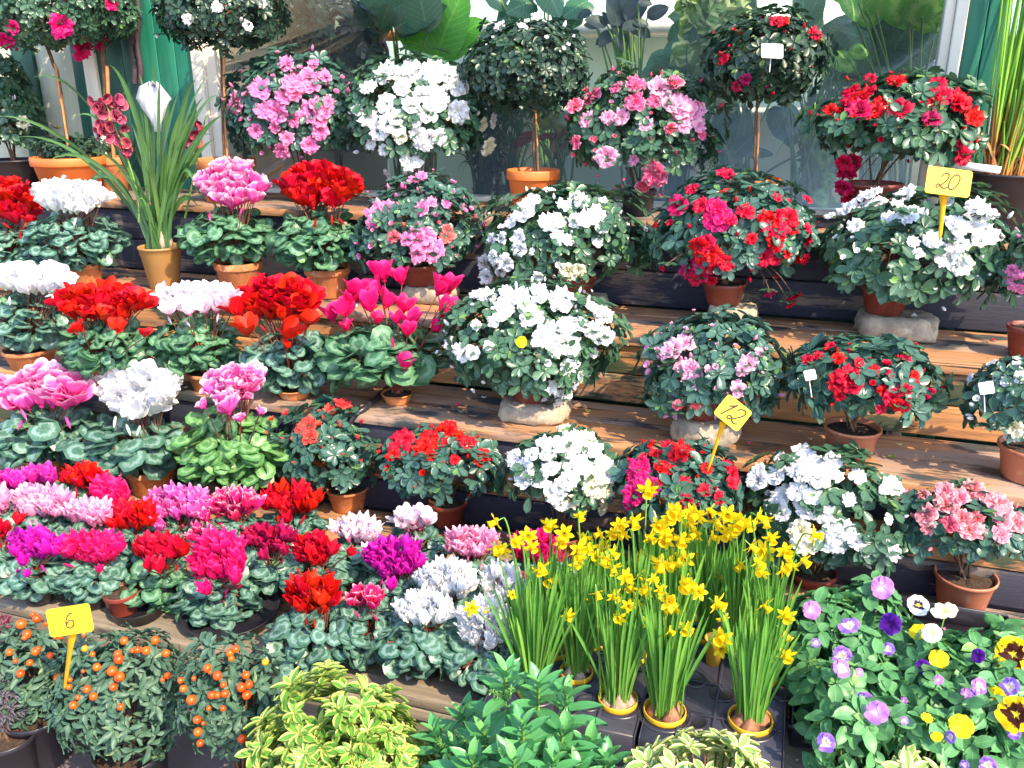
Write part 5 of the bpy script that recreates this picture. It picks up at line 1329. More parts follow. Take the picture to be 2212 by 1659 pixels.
# ---------------- rear of the lowest tread
C('Pink cyclamen with pale fringed petals at the left, above the mass of small cyclamens', (95, 842, 94, 48), 17, (90, 940, 104, 66), 'p_fringe', 50, tread=1, kind='cycopen', Y=1.84, seed=51, leaf='leaf_cyc_blue', lr=.034, potr=.055, poth=.09)
C('Large white ruffled cyclamen in a terracotta pot above the small cyclamens', (300, 845, 82, 58), 20, (293, 950, 128, 56), 'p_white', 50, (324, 1005, 106, 1080), 1, kind='frill', seed=52, leaf='leaf_cyc_blue', lr=.033, buds=3)
C('Frilly pink cyclamen with bright lime green leaves, right of the large white one', (513, 828, 54, 40), 12, (503, 978, 116, 84), 'p_fringe', 40, tread=1, kind='frill', Y=1.86, seed=53, leaf='leaf_cyc_lime', lr=.026, potr=.055, poth=.08,
  stray=[(495, 880, 44), (487, 862, 36), (443, 875, 22), (520, 905, 22), (560, 890, 18)])
azalea('Salmon red azalea full of small buds, right of the lime leaved cyclamen', (722, 962, 122, 96), Z('B1',
 '1980,915,40;1910,945,30;1850,965,20;2030,940,20;1760,935,20;2110,920,15;1780,1040,50;1790,1100,40;1740,1060,30;1690,1120,22;2090,1020,22;2070,1110,20;2130,1000,20;1830,1140,15;1960,1020,15;1915,1110,14;1660,1240,12;1990,1210,12;2010,960,22').__add__(Z('B2', '210,1020,36;170,1110,22;310,1080,26;300,1160,20;215,925,18;60,925,20;190,1240,15;235,1160,12;130,960,14;280,1190,12;70,1040,16')),
 {'a': 'p_salmon'}, (750, 1050, 94, 1112), tread=1, leaf='leaf_az_blue', seed=17, pmat='clay', style='lip', sp=.031, lsize=.034)
azalea('Red azalea in a brown pot, between the salmon red and the dense white azalea', (963, 990, 138, 86), Z('B2',
 '545,1055,26;410,1040,30;650,1020,42;700,1060,46;660,1060,30;790,990,34;810,1045,36;860,1080,36;440,1120,55;420,1180,58;375,1210,32;590,1130,66;560,1170,50;590,1210,30;690,1150,36;760,1100,30;810,1140,42;800,1180,22;930,1080,44;960,1120,50;1000,1160,42;1020,1185,25;905,1210,36;875,1245,28;735,1235,26;880,1050,20;770,1110,14s;230,1160,10;870,1110,15s;960,1060,22'),
 dict(RED, s='p_scarlet', a='p_scarlet'), (967, 1080, 84, 1146), tread=1, leaf='leaf_az_blue', seed=18, pmat='plastic_red', sp=.031, lsize=.033)
azalea('White azalea covered in double flowers, left of the price sign 12 and behind the daffodils', (1214, 1020, 126, 98), Z('B2',
 '1370,1060,36b;1500,1100,40b;1420,1130,60;1240,1150,62;1300,1170,60;1400,1170,60;1530,1180,56;1180,1210,42;1090,1250,62;1140,1290,50;1060,1230,36;1290,1290,46;1220,1350,50;1140,1350,50;1400,1330,66;1500,1290,70;1600,1270,72b;1620,1320,52;1530,1370,66b;1330,1420,70;1590,1400,70b;1610,1450,50b;1350,1490,42;1410,1480,42b;1590,1520,34b;1450,1220,45;1270,1210,40;1060,1350,20'),
 WHT, tread=1, Y=1.86, leaf='leaf_az', seed=19, poth=.10, sp=.036, lsize=.034, extra_buds=3)
azalea('Red azalea behind the daffodils, the one holding the yellow price sign 12', (1465, 1045, 130, 98), Z('B3',
 '65,1150,26;150,1190,52;120,1220,42;270,1205,24;185,1160,20;45,1285,42;80,1290,32;215,1230,15s;160,1370,34;295,1290,32;415,1275,32;450,1330,46;445,1370,36;280,1415,32;365,1460,36;180,1480,36;10,1380,26;140,1300,15;155,1445,15;320,1360,15;465,1500,22;290,1570,32;70,1450,12s').__add__(Z('B2', '1790,1320,84h;1860,1390,62h;1770,1440,56h;1740,1490,32h;1845,1150,36;1890,1200,26;1820,1270,40h')),
 dict(RED, s='p_scarlet', h='p_hot'), tread=1, Y=1.86, leaf='leaf_az_blue', seed=20, poth=.10, sp=.033, lsize=.034)
azalea('Big white azalea right of the daffodils, spilling over its dark red pot', (1778, 1105, 168, 138), Z('B3',
 '590,1350,60;600,1290,32;720,1225,32;840,1180,62;880,1190,30;700,1330,50;860,1280,95;960,1300,80;1030,1250,50;940,1350,60;820,1420,50;700,1510,60;740,1550,40;740,1440,50;900,1500,98;960,1540,56;1040,1330,42;1170,1330,42;1370,1390,55;1330,1410,32;1120,1470,34;1060,1480,15;630,1370,30').__add__(Z('C3', '1020,290,88;1080,320,78;960,350,56;1160,345,42;840,290,60b;870,370,50b;1225,400,36;1350,220,28;1370,410,42;1410,420,26;1340,345,20;1230,320,15;1030,440,15;820,350,36')),
 WHT, (1758, 1232, 98, 1278), tread=1, leaf='leaf_az', seed=22, pmat='plastic_red', sp=.035, lsize=.037, extra_buds=10)
azalea('Pink azalea in a red brown plastic pot above the pansies at the right edge', (2083, 1125, 146, 88), Z('C3',
 '1450,100,50;1550,80,34;1670,50,46;1680,130,56;1760,90,46;1830,50,60;1730,140,30;1930,100,46;2050,80,55c;1990,130,60;2010,190,50;1570,200,60;1580,270,34;1700,250,46c;1770,210,46;1860,215,32c;1810,280,55;1870,290,36;2010,230,46;2080,240,56;2000,310,46;2110,260,36;2110,130,18;1460,60,18'),
 {'a': 'p_apple', 'c': 'p_coral'}, (2087, 1240, 128, 1336), tread=1, leaf='leaf_az_blue', seed=23, pmat='plastic_terra', sp=.034, lsize=.037, style='lip')

# ---------------- small cyclamens massed on the lowest tread
SM = 'small cyclamens massed on the lowest tread'
def S(label, head, n, col, fs=30, hf=.15, leaf='leaf_cyc_blue', kind='mini', lrx=68, lry=44, dy=62, lr=.0185, seed=None, stray=(), pots='black', **kw):
    hx, hy, rx, ry = head
    return cyclamen(label, (hx, hy, rx * 1.04, ry * 1.06), int(n * 1.2), (hx + kw.pop('dx', 0), hy + dy, lrx, lry), col, fs * 1.08, None, 1, hf, kind, leaf, lr, pots, 'plastic', seed=int(hx + hy), group=SM, potr=.042, poth=.06, stray=stray, buds=kw.pop('buds', 2), tiltv=.2, zlift=.006, **kw)
S('Magenta cyclamen of the mass, topmost at the left edge', (26, 1036, 26, 26), 5, 'p_magenta', 30)
S('Dark magenta cyclamen of the mass, between the left edge one and the red one', (92, 1028, 36, 22), 8, 'p_magenta', 30)
S('Red cyclamen of the mass, standing above the light pink ones', (184, 1030, 44, 26), 10, 'p_scarlet', 32)
S('Crimson cyclamen of the mass, right of the red one and behind the light pink one', (238, 1066, 44, 36), 12, 'p_hot', 34)
S('Light pink cyclamen of the mass, the large head at the left', (92, 1082, 62, 38), 24, 'p_pale', 30)
S('Light pink cyclamen of the mass, right of the larger light pink head', (196, 1108, 54, 32), 18, 'p_pale', 28)
S('Red cyclamen of the mass, between the light pink ones and the orchid pink one', (292, 1115, 48, 34), 13, 'p_scarlet', 32, stray=[(250, 1130, 26)])
S('Orchid pink cyclamen of the mass with notched petals, left of the two tone pink one', (388, 1086, 62, 38), 20, 'p_orchid', 31, stray=[(345, 1110, 28), (350, 1135, 26)])
S('Two tone pink cyclamen of the mass with pale edged petals', (508, 1090, 54, 34), 17, 'p_edge', 30, stray=[(450, 1115, 28), (430, 1142, 26), (465, 1150, 30), (418, 1158, 24)])
S('Bright red cyclamen of the mass, standing highest, left of the terracotta pot', (632, 1078, 58, 36), 13, 'p_scarlet', 34, stray=[(622, 1120, 26), (600, 1090, 26)])
S('Purple magenta cyclamen of the mass at the left, below the light pink heads', (78, 1176, 54, 36), 18, 'p_purple', 30, stray=[(52, 1210, 26), (62, 1240, 16)])
S('Crimson cyclamen of the mass, broad flat head left of the price sign 6', (200, 1182, 66, 36), 18, 'p_hot', 34, stray=[(215, 1230, 18)], lry=50)
S('Crimson red cyclamen of the mass, centre left, in two tiers', (350, 1182, 60, 28), 14, 'p_red', 32, stray=[(322, 1222, 30), (345, 1225, 30)], leaf='leaf_cyc', lry=58, dy=80)
S('Hot pink cyclamen of the mass with hanging flowers at the front', (474, 1205, 54, 56), 24, 'p_hot', 34, stray=[(452, 1270, 32), (508, 1250, 32)], leaf='leaf_cyc_blue', lrx=80, lry=66, dy=92)
S('Dark crimson cyclamen of the mass, left of the red one with a dark centre', (583, 1163, 54, 32), 15, 'p_darkcrim', 28, stray=[(570, 1200, 24), (612, 1190, 24)])
S('Red cyclamen of the mass with a dark centre, above the lowest red one', (680, 1186, 44, 36), 16, 'p_red', 30, stray=[(752, 1190, 22)])
S('Brightest red cyclamen of the mass, the lowest red one at the front', (676, 1285, 50, 46), 16, 'p_scarlet', 36, lrx=110, lry=74, dy=82, dx=20, lr=.021)
S('White cyclamen of the mass with thin petals, right of the bright red ones', (770, 1143, 48, 32), 18, 'p_bicol', 26, stray=[(790, 1185, 22)])
S('White cyclamen of the mass with pink striped petals, left of the plastic pot', (892, 1122, 38, 28), 9, 'p_bicol', 32, kind='cyc')
S('Rose pink cyclamen of the mass, dense head left of the daffodils', (1018, 1170, 54, 34), 32, 'p_rose2' if 'p_rose2' in MAT else 'p_lpink', 25)
S('Vivid purple pink cyclamen of the mass, above the white heads', (852, 1206, 62, 46), 26, 'p_purple', 30, stray=[(845, 1265, 26)], lry=60, dy=80)
S('Small crimson cyclamen of the mass with pale petal edges, below the vivid purple one', (794, 1288, 36, 28), 6, 'p_edge', 30, lrx=85, lry=62, dy=78)
S('White cyclamen of the mass, upper of the two dense heads', (962, 1252, 62, 46), 44, 'p_white', 25, buds=0)
S('White cyclamen of the mass, lower dense head at the front', (918, 1314, 60, 38), 38, 'p_white', 25, lrx=98, lry=62, dy=68, buds=0)
S('White cyclamen of the mass at the front beside the daffodil leaves', (1046, 1345, 54, 56), 46, 'p_white', 26, lrx=88, lry=52, dy=72, buds=0)
S('White cyclamen of the mass with a bluish tone, behind the daffodil leaves', (1082, 1258, 44, 44), 30, 'p_white', 25, buds=0)
S('Magenta pink cyclamen of the mass, half hidden behind the first daffodils', (1160, 1182, 52, 36), 18, 'p_hot', 32)
S('Light red cyclamen of the mass at the left edge, below the magenta one', (2, 1146, 18, 20), 4, 'p_scarlet', 30, stray=[(36, 1122, 26)])
S('Light pink cyclamen of the mass at the left edge', (4, 1082, 22, 30), 6, 'p_pale', 28)
# black growing trays under them
def tray(label, cx, cy_, w_, d_, h=.034, z=None, name='plant_tray', mat='black', yaw=0, wx=None):
    z = TZ[1] if z is None else z
    p = at_z(cx, cy_, z); t_ = .004
    th = thing(name, p, label, 'tray', 'black plastic plant trays')
    x0, x1, y0, y1 = p[0] - w_ / 2, p[0] + w_ / 2, p[1], p[1] + d_
    parts = [box(x0, x1, y0, y1, z + .0005, z + .004), box(x0, x1, y0 - .001, y0 + t_, z + .0042, z + h), box(x0, x1, y1 - t_, y1 + .001, z + .0042, z + h),
             box(x0 - .001, x0 + t_, y0 + t_ + .001, y1 - t_ - .001, z + .0042, z + h - .0003), box(x1 - t_, x1 + .001, y0 + t_ + .001, y1 - t_ - .001, z + .0042, z + h - .0003),
             box(x0 - .007, x1 + .007, y0 - .008, y0 - .0012, z + h - .007, z + h + .001)]
    o = M_('body', join(parts), MAT[mat], th, smooth=False); bevel(o, .0012, 1)
    return th, (x0, x1, y0, y1)
# saucers / trays visible along the front
for (cx, cy_, rpx, lb) in ((235, 1378, 62, 'round black saucer at the front of the lowest tread, right of the price sign 6'), (432, 1402, 110, 'wide black saucer at the front under the hot pink cyclamen')):
    p = at_z(cx, cy_, TZ[1]); r = rpx * px2m(p); p[1] += r * .72; p[1] = max(p[1], 1.29 + r)
    o = M_('saucer', lathe([(.001, .001), (r * .86, .001), (r * .97, .028), (r, .030), (r * .97, .030), (r * .84, .006), (.002, .006)], 40, (p[0], p[1], TZ[1])), MAT['black'], None); tag(o, lb, 'saucer', 'black saucers')
p = at_z(235, 1352, TZ[1]); p[1] += .05
fp = thing('flower_pot', p, 'brown plastic pot in a black outer pot at the front, under the broad crimson cyclamen', 'flower pot')
pot(fp, np.array([p[0], p[1], TZ[1] + .007]), .040, .055, 'plastic', MAT['plastic_red'])
tray('black tray carrying the small white cyclamens left of the daffodils', 985, 1440, .50, .34)
# ---------------------------------------------------------------- daffodils in small yellow pots
dt = thing('pot_tray', at_z(1400, 1560, TZ[1]), 'large black carrier tray with moulded cells that holds the daffodil pots', 'tray', 'black plastic plant trays')
A0 = at_z(1085, 1500, TZ[1]); A1 = at_z(1690, 1588, TZ[1])
x0, x1 = A0[0], at_z(1690, 1500, TZ[1])[0]; y0, y1 = 1.245, 1.80
TH = .060
xm = at_z(1395, 1560, TZ[1])[0]
def trayhalf(xa, xb):
    z = TZ[1]
    out = [box(xa, xb, y0, y1, z + TH - .004, z + TH), box(xa, xb, y0 - .003, y0 - .0001, z - .012, z + TH + .001), box(xa, xb, y1 + .0001, y1 + .003, z + .001, z + TH + .001),
           box(xa - .003, xa - .0002, y0 - .003, y1, z + .001, z + TH + .003), box(xb + .0002, xb + .003, y0 - .003, y1, z + .001, z + TH + .003)]
    for i in range(1, 4):
        x = xa + (xb - xa) * i / 4; out.append(box(x - .003, x + .003, y0 + .002, y1 - .002, z + TH + .0002, z + TH + .004))
    for j in range(1, 6):
        y = y0 + (y1 - y0) * j / 6; out.append(box(xa + .002, xb - .002, y - .003, y + .003, z + TH + .0004, z + TH + .0036))
    bevel(M_('cell_panel', join(out), MAT['dark_tray'], dt, smooth=False), .001, 1)
trayhalf(x0, xm - .006); trayhalf(xm + .006, x1)
DP = [(1156, 1480, 41), (1245, 1446, 36), (1197, 1400, 30), (1335, 1504, 43), (1436, 1530, 46), (1621, 1548, 48), (1655, 1460, 24), (1528, 1368, 27), (1452, 1410, 27), (1370, 1410, 27), (1290, 1380, 27), (1590, 1395, 27), (1395, 1345, 25), (1490, 1320, 25)]
DL = ['leftmost daffodil pot at the front, with orange bulb skins', 'second daffodil pot from the left, just behind the first', 'daffodil pot at the back left, half hidden by the white cyclamens',
      'daffodil pot in the front row with large pale bulbs, third from the left', 'daffodil pot in the front row with dark brown bulbs, fourth from the left', 'rightmost daffodil pot at the front, with one big orange bulb', 'small daffodil pot behind the rightmost front one',
      'daffodil pot at the back right of the tray', 'daffodil pot in the second row, behind the dark brown bulbs', 'daffodil pot in the second row, behind the pale bulbs', 'daffodil pot in the second row from the left, under the small hanging flower', 'daffodil pot in the second row at the right', 'daffodil pot in the rear row at the centre', 'daffodil pot in the rear row at the right']
FL = Z('C2', '980,230,48;965,385,40;1020,390,50;1100,345,40;1160,310,45;1180,370,42;1285,245,45;1370,300,48;1460,190,38;1240,490,46;1300,560,55;1220,510,36;830,735,40;925,745,22;1070,655,26;1450,380,50;1490,320,42;1430,480,34;1510,380,40;1580,300,36;1590,370,46;1640,410,44;1530,500,46;1650,490,48;1610,440,44;1560,640,42;1510,660,40;1655,655,42;1390,770,38;1720,550,44;1800,540,42;1755,610,36;1690,250,44;1770,220,52;1720,300,40;1650,300,38;1860,320,42;1920,250,44;1850,40,55;1830,440,46;1930,470,52;2000,480,44;2070,450,50;1960,340,46;2020,180,50;2090,180,44;2050,330,46;1850,630,42;1690,790,38;1800,700,46;1740,720,36;1850,810,50;1970,700,50;2010,730,40;1980,870,30;2070,850,42;2100,600,52;2060,560,40;1350,350,40;1560,440,40;1470,440,36;1880,560,34;2120,420,40')
FL += Z('C3', '30,250,46;120,180,55;250,190,58;60,300,44;150,330,50;240,300,44;320,320,48;350,220,52;420,190,50;500,230,56;420,300,48;540,250,44;590,200,46;640,220,44;670,320,44;30,460,50;100,430,44;180,450,52;550,370,46;500,480,46;640,400,60;590,460,44;750,400,48;730,510,42;790,480,42;850,450,48;620,520,40;380,545,34;190,600,54;250,640,44;350,700,55;30,620,34;90,710,60;630,710,48;390,900,56;380,970,44;390,790,36;760,770,50;740,880,52;760,1000,46;910,310,50;80,860,32;170,850,44;310,160,44;80,210,44;200,240,44;460,260,46')
clumps = []; rings = []
for i, (px, py, rp) in enumerate(DP):
    ph = .062
    q = at_z(px, py, TZ[1] + ph + .012); s = px2m(q); r = rp * s
    q[1] = max(q[1], y0 + r * 1.05); base = np.array([q[0], q[1], TZ[1] + .003])
    th = thing('daffodil_plant', base, DL[i], 'daffodils', 'dwarf daffodils in small pots')
    pot(th, base, r, ph + .008, 'plastic', MAT['yellow_pot'], taper=.7)
    rings.append(lathe([(r * 1.04, TH + .0008), (r * 1.16, TH + .0008), (r * 1.22, TH + .005), (r * 1.28, TH + .0008)], 28, (base[0], base[1], TZ[1])))
    nb = 4 if rp > 28 else 3
    for k in range(nb):
        a = k * 6.28 / nb + RNG.random(); rr = r * .46; br = r * (.40 + .1 * RNG.random())
        c = base + np.array([math.cos(a) * rr, math.sin(a) * rr, ph * .90])
        V, F, U, t = lathe([(.002, -br * .8), (br * .7, -br * .6), (br, 0), (br * .92, br * .55), (br * .5, br * 1.15), (br * .22, br * 1.7), (br * .15, br * 2.2)], 14, c, .04)
        V = V + RNG.normal(size=V.shape) * .0008
        M_('bulb', (V, F, U, t), MAT['bulb_pale' if i in (3, 1) else 'bulb'], th)
    clumps.append((th, base, base + np.array([0, 0, ph + .02]), r))
for q_ in rings: M_('cell_rim', q_, MAT['dark_tray'], dt)
hol = []
for hx_, hy_ in ((1500, 1470), (1560, 1500), (1270, 1520), (1420, 1470), (1690, 1500), (1345, 1440), (1225, 1530), (1500, 1560)):
    q_ = at_z(hx_, hy_, TZ[1] + TH); M_('empty_cell', lathe([(.001, TH + .0012), (.020, TH + .0012), (.022, TH + .005), (.024, TH + .0010)], 22, (q_[0], max(q_[1], y0 + .03), TZ[1])), MAT['black'], dt)  # flat black discs on the solid plate, painted shade of open cells
assign = {i: [] for i in range(len(DP))}
for f in FL:
    x, y, rr, k = f
    best, bd = 0, 1e9
    for i, (px, py, rp) in enumerate(DP):
        hgt = py - y
        d = abs(x - (px + (px - 1380) * .02)) * 1.6 + abs(hgt - 255) * .55 + len(assign[i]) * 6 + (300 if hgt < 90 else 0)
        if d < bd: best, bd = i, d
    assign[best].append(f)
for i, (th, base, top, r) in enumerate(clumps):
    Yc = base[1]; out = []
    px, py, rp = DP[i]
    n = 76 if rp > 32 else 56
    for k in range(n):
        a = RNG.random() * 6.28; rr = r * .55 * math.sqrt(RNG.random()); b0 = base + np.array([math.cos(a) * rr, math.sin(a) * rr, .062])
        L = (.165 + .085 * RNG.random()); sp_r = .10 + .6 * RNG.random() ** 2
        if i == 0: sp_r *= 1.5
        e = b0 + np.array([math.cos(a) * sp_r * .075 + RNG.normal() * .012, math.sin(a) * sp_r * .045, L])
        m_ = (b0 + e) / 2 + np.array([-math.cos(a) * .004, 0, .01])
        out.append(ribbon(bez(b0, m_, e, 8), (.0052 + .0022 * RNG.random()), .5, prof=lambda t: np.minimum(1, (1 - t) * 5 + .1) * (.7 + .3 * t)))
    M_('foliage', join(out), MAT['leaf_daff'], th)
    for (x, y, rr, k) in assign[i]:
        p = at_Y(x, y, Yc + RNG.normal() * .018 - .005); s = px2m(p) * rr
        side = RNG.normal() * .7
        ax = unit(-FH * (.55 + .5 * RNG.random()) + RV * side + np.array([0, 0, -.25 + RNG.normal() * .35]))
        fl = put('flower', fmesh('daff', int(RNG.integers(6)), [MAT['p_yellow'], MAT['p_cup'], MAT['leaf_daff']], 'flower'), th, p, ax, s * 1.22)
        e = p - ax * s * .7; b0 = base + np.array([RNG.normal() * r * .3, RNG.normal() * r * .3, .065])
        nk = e - ax * .014 + np.array([0, 0, .006])
        M_('stalk', tube(bez(b0, b0 + (nk - b0) * np.array([.3, .3, .6]), nk + np.array([0, 0, .008]), 12, d=e), np.linspace(.0022, .0015, 12), 5), MAT['leaf_daff'], fl, loc=p)
# a wilted brown bud sheath pot: empty tall yellow liner
p = at_z(1540, 1432, TZ[1] + .06)
o = M_('empty_pot', lathe([(.001, 0), (.014, 0), (.019, .055), (.021, .058), (.019, .058), (.012, .003)], 20, (p[0], p[1], TZ[1] + TH + .001)), MAT['yellow_pot'], None); tag(o, 'narrow empty brown yellow pot between the daffodil pots', 'flower pot')

# ---------------------------------------------------------------- pansies
PF = Z('C3', '905,745,48;1315,615,60;1125,840,55;1080,1010,52;1075,1085,48;1210,1270,52;1285,1340,62;990,1510,50;1350,970,34;930,935,24;1870,1185,46;2055,1190,50;1440,1270,20;1440,1385,22;2075,1450,38;1710,1480,34;1925,1640,44;1790,1640,24;1800,1230,30;1365,825,58v;1550,1075,40v;1870,1010,38v;1520,720,58w;1675,755,66c;1525,875,50y;1600,880,52c;1640,1030,52y;1960,1250,62y;1770,1420,66y;1570,1370,30y;1630,1480,30y;2070,1000,92z;2090,1350,95z;1860,1215,30;1640,1150,26;1180,1105,22')
PC = {'a': ('p_panlilac', 'p_mauve'), 'v': ('p_violet',), 'w': ('p_panwhite',), 'c': ('p_cream',), 'y': ('p_panyellow2',) if 'p_panyellow2' in MAT else ('p_yellow',), 'z': ('p_panyellow',)}
PP = [(1790, 1320, 0), (1880, 1300, 0), (1760, 1410, 1), (1850, 1400, 0), (1935, 1390, 0), (1800, 1500, 1), (1900, 1490, 1), (1830, 1590, 1), (1925, 1580, 1),
      (2010, 1430, 0), (2095, 1420, 0), (2180, 1410, 0), (2000, 1510, 1), (2090, 1500, 1), (2180, 1490, 1), (2010, 1600, 1), (2100, 1590, 1), (2190, 1580, 1)]
PLB = ['topmost pansy of the left pansy tray, with one flower at the edge', 'pansy at the top of the left pansy tray under the tall pale mauve flower', 'pansy at the left edge of the left tray, beside the grey board', 'pansy in the middle of the left tray with a pink mauve flower',
       'pansy at the right of the left tray with a deep violet flower', 'pansy of the left tray with a large pale lilac flower', 'pansy at the right of the left tray without open flowers', 'pansy low in the left tray with a hanging lilac flower', 'pansy low at the right of the left tray with two lilac flowers',
       'pansy at the back of the right tray with white and cream flowers', 'pansy at the back of the right tray next to the terracotta pot', 'pansy at the right edge with the upper large yellow flower', 'pansy of the right tray with a yellow bud beside a violet one', 'pansy in the middle of the right tray with lilac flowers',
       'pansy of the right tray at the right edge between the two large yellow flowers', 'pansy low in the right tray with a small yellow flower', 'pansy low in the right tray with a drooping yellow flower', 'pansy low at the right edge with the lower large yellow flower']
pan = []
for i, (px, py, row) in enumerate(PP):
    hh = .12
    Cc = at_z(px, py, TZ[1] + hh); s = px2m(Cc); a = 66 * s
    cr = Crown(Cc - np.array([0, 0, .03]), a, .075, a * .85, 300 + i, .10, -.55)
    b = np.array([Cc[0], Cc[1], TZ[1] + .004]); th = thing('pansy_plant', b, PLB[i], 'pansy', 'pansies in trays')
    pot(th, b, .034, .05, 'plastic', MAT['black'])
    M_('foliage', foliage(cr, L_PANSY, .036, .034, k=(3, 5), tilt=(50, 88), inner=.6, svar=.3), MAT['leaf_pansy'], th)
    twigs(b + np.array([0, 0, .045]), cr, 7, .0018, 'stalkg', th)
    pan.append((px, py, th, cr, b))
for x, y, r, k in PF:
    i = min(range(len(pan)), key=lambda j: (pan[j][0] - x) ** 2 + (pan[j][1] - y - 10) ** 2)
    px, py, th, cr, b = pan[i]
    p, nr = cr.hit(x, y, .028)
    if (x, y) == (0, 0): continue
    s = px2m(p) * r
    ax = nr * .4 + unit(CAMP - p) * .9 + RNG.normal(size=3) * (.12 if k in 'zw' else .35)
    fl = put('flower', fmesh('pansy', int(RNG.integers(4)), [MAT[random.choice(PC[k])]], 'flower'), th, p, ax, s * 1.3)
    # keep the lip petal down
    axn = unit(ax); up = np.array([0, 0, 1.]) - axn * axn[2]; up = unit(up); sd = np.cross(up, axn)
    Mw = Matrix(((sd[0], up[0], axn[0], p[0]), (sd[1], up[1], axn[1], p[1]), (sd[2], up[2], axn[2], p[2]), (0, 0, 0, 1))) @ Matrix.Rotation(random.uniform(-.35, .35), 4, 'Z') @ Matrix.Diagonal((s * 1.3, s * 1.3, s * 1.3, 1))
    fl.matrix_basis = world_of(th).inverted() @ Mw
    e = p - axn * s * .12; b0 = b + np.array([0, 0, .05])
    M_('stalk', tube(bez(b0, b0 + (e - b0) * np.array([.4, .4, .6]), e + np.array([0, 0, .012]) - axn * .01, 9, d=e), .0014, 5), MAT['stalkg'], fl, loc=p)
tray('black tray of the left pansies, its front edge showing below the leaves', 1835, 1640, .21, .44, .05, TZ[1])
tray('black tray of the right pansies at the right edge', 2110, 1640, .25, .44, .05, TZ[1])

# ---------------------------------------------------------------- ground row
BR = Z('C1', '190,770,16;212,795,24;122,826,28;265,825,14;156,885,26;142,905,14;55,990,24;205,985,26;290,1008,22;172,1050,21;118,1112,24;338,1138,26;350,900,18;320,905,12;90,1040,14;220,970,18')
BR2 = Z('C1', '485,885,24;490,968,18y;718,923,24;898,920,25;845,980,25;795,975,20;960,995,21;765,980,15;680,1000,22;688,1030,26;560,1075,26;648,1098,27;690,1132,28;970,1125,22;655,1190,22;502,1203,25;540,1245,22;400,1190,18;405,1148,16;424,1295,22;450,1250,16;697,1306,22;535,1000,16;535,1255,12;480,1100,12')
BR3 = Z('C1', '1045,1152,20;1060,1200,22;1107,1265,28;1200,1082,26;1258,1125,30;1215,1105,14;1293,1178,20;1330,993,21;1363,970,22;1338,1025,18;1535,1046,20y;1423,1122,22;1397,1193,26;1440,1176,24;1427,1237,26;1225,1237,22;1258,1237,22;1302,1230,25;1122,1140,14;1208,1313,15;1290,1315,16;1140,1380,24;1145,1450,24;1158,1515,22;1400,1490,26;1175,1400,14;940,1150,14')
for crown, br, lb, Yb, sd in (((62, 1462, 92, 108), BR, 'leftmost of the three orange berried plants, behind the price sign 6', 1.15, 61), ((262, 1500, 140, 132), BR2, 'largest of the three orange berried plants, in the middle', 1.12, 62), ((497, 1512, 106, 122), BR3, 'rightmost of the three orange berried plants, beside the variegated shrub', 1.08, 63)):
    th, cr = bush('berry_plant', lb, 'berry plant', crown, Yb, L_LANCE, .028, .027, 'leaf_sol', 0.0, .075, .13, k=(4, 7), lump=.14, seed=sd, group='orange berried plants in dark pots', tilt=(35, 85), inner=.6, zmin=-.85, svar=.35)
    for x, y, r, k in br:
        p, nr = cr.hit(x, y, .024); s = px2m(p) * r
        V, F, U, t = lathe([(.02, -1), (.5, -.87), (.86, -.5), (1, 0), (.87, .5), (.52, .85), (.16, .99), (.02, .97)], 14)
        key = ('berry', k)
        if key not in _cache: _cache[key] = mesh('berry', V, F, U, t, True, MAT['berry_y' if k == 'y' else 'berry'])
        put('berry', _cache[key], th, p, nr + np.array([0, 0, .4]) + RNG.normal(size=3) * .3, s * random.uniform(.88, 1.12))
# long leaves hanging from the middle one
p0 = at_Y(265, 1560, 1.0)
# purple heather at the left edge
bush('heather_plant', 'dark crimson heather at the left edge behind the orange berried plants', 'heather', (2, 1400, 40, 70), 1.22, L_TINY, .016, .014, 'leaf_heath', 0.0, .06, .12, k=(4, 6), seed=66, tilt=(20, 60), inner=.7)
bush('heather_plant', 'grey lilac heather at the left edge, low beside the dark pot', 'heather', (0, 1520, 50, 58), 1.08, L_TINY, .016, .014, 'leaf_heath2', 0.0, .06, .12, k=(4, 6), seed=67, tilt=(20, 60), inner=.7)
# variegated shrubs and hebe in the foreground
bush('variegated_shrub', 'large lime and cream variegated shrub in the foreground, left of the dark green hebe', 'shrub', (745, 1712, 225, 225), .98, L_EUO, .028, .029, 'leaf_euo', 0.0, .10, .16, k=(8, 10), seed=71, tilt=(28, 78), inner=.5, lump=.20, zmin=-.4, up=.55, group='variegated shrubs in the foreground', stems=12)
bush('variegated_shrub', 'smaller pale variegated shrub in the foreground, in front of the daffodil tray', 'shrub', (1530, 1690, 165, 108), 1.05, L_EUO, .028, .034, 'leaf_euo2', 0.0, .10, .16, k=(7, 10), seed=72, tilt=(28, 80), inner=.5, lump=.14, zmin=-.5, up=.5, group='variegated shrubs in the foreground', stems=12)
bush('variegated_shrub', 'corner of another variegated shrub at the bottom edge below the pansies', 'shrub', (1985, 1690, 55, 55), 1.12, L_EUO, .030, .034, 'leaf_euo2', 0.0, .06, .12, k=(6, 8), seed=73, tilt=(28, 80), zmin=-.5, up=.5, group='variegated shrubs in the foreground')
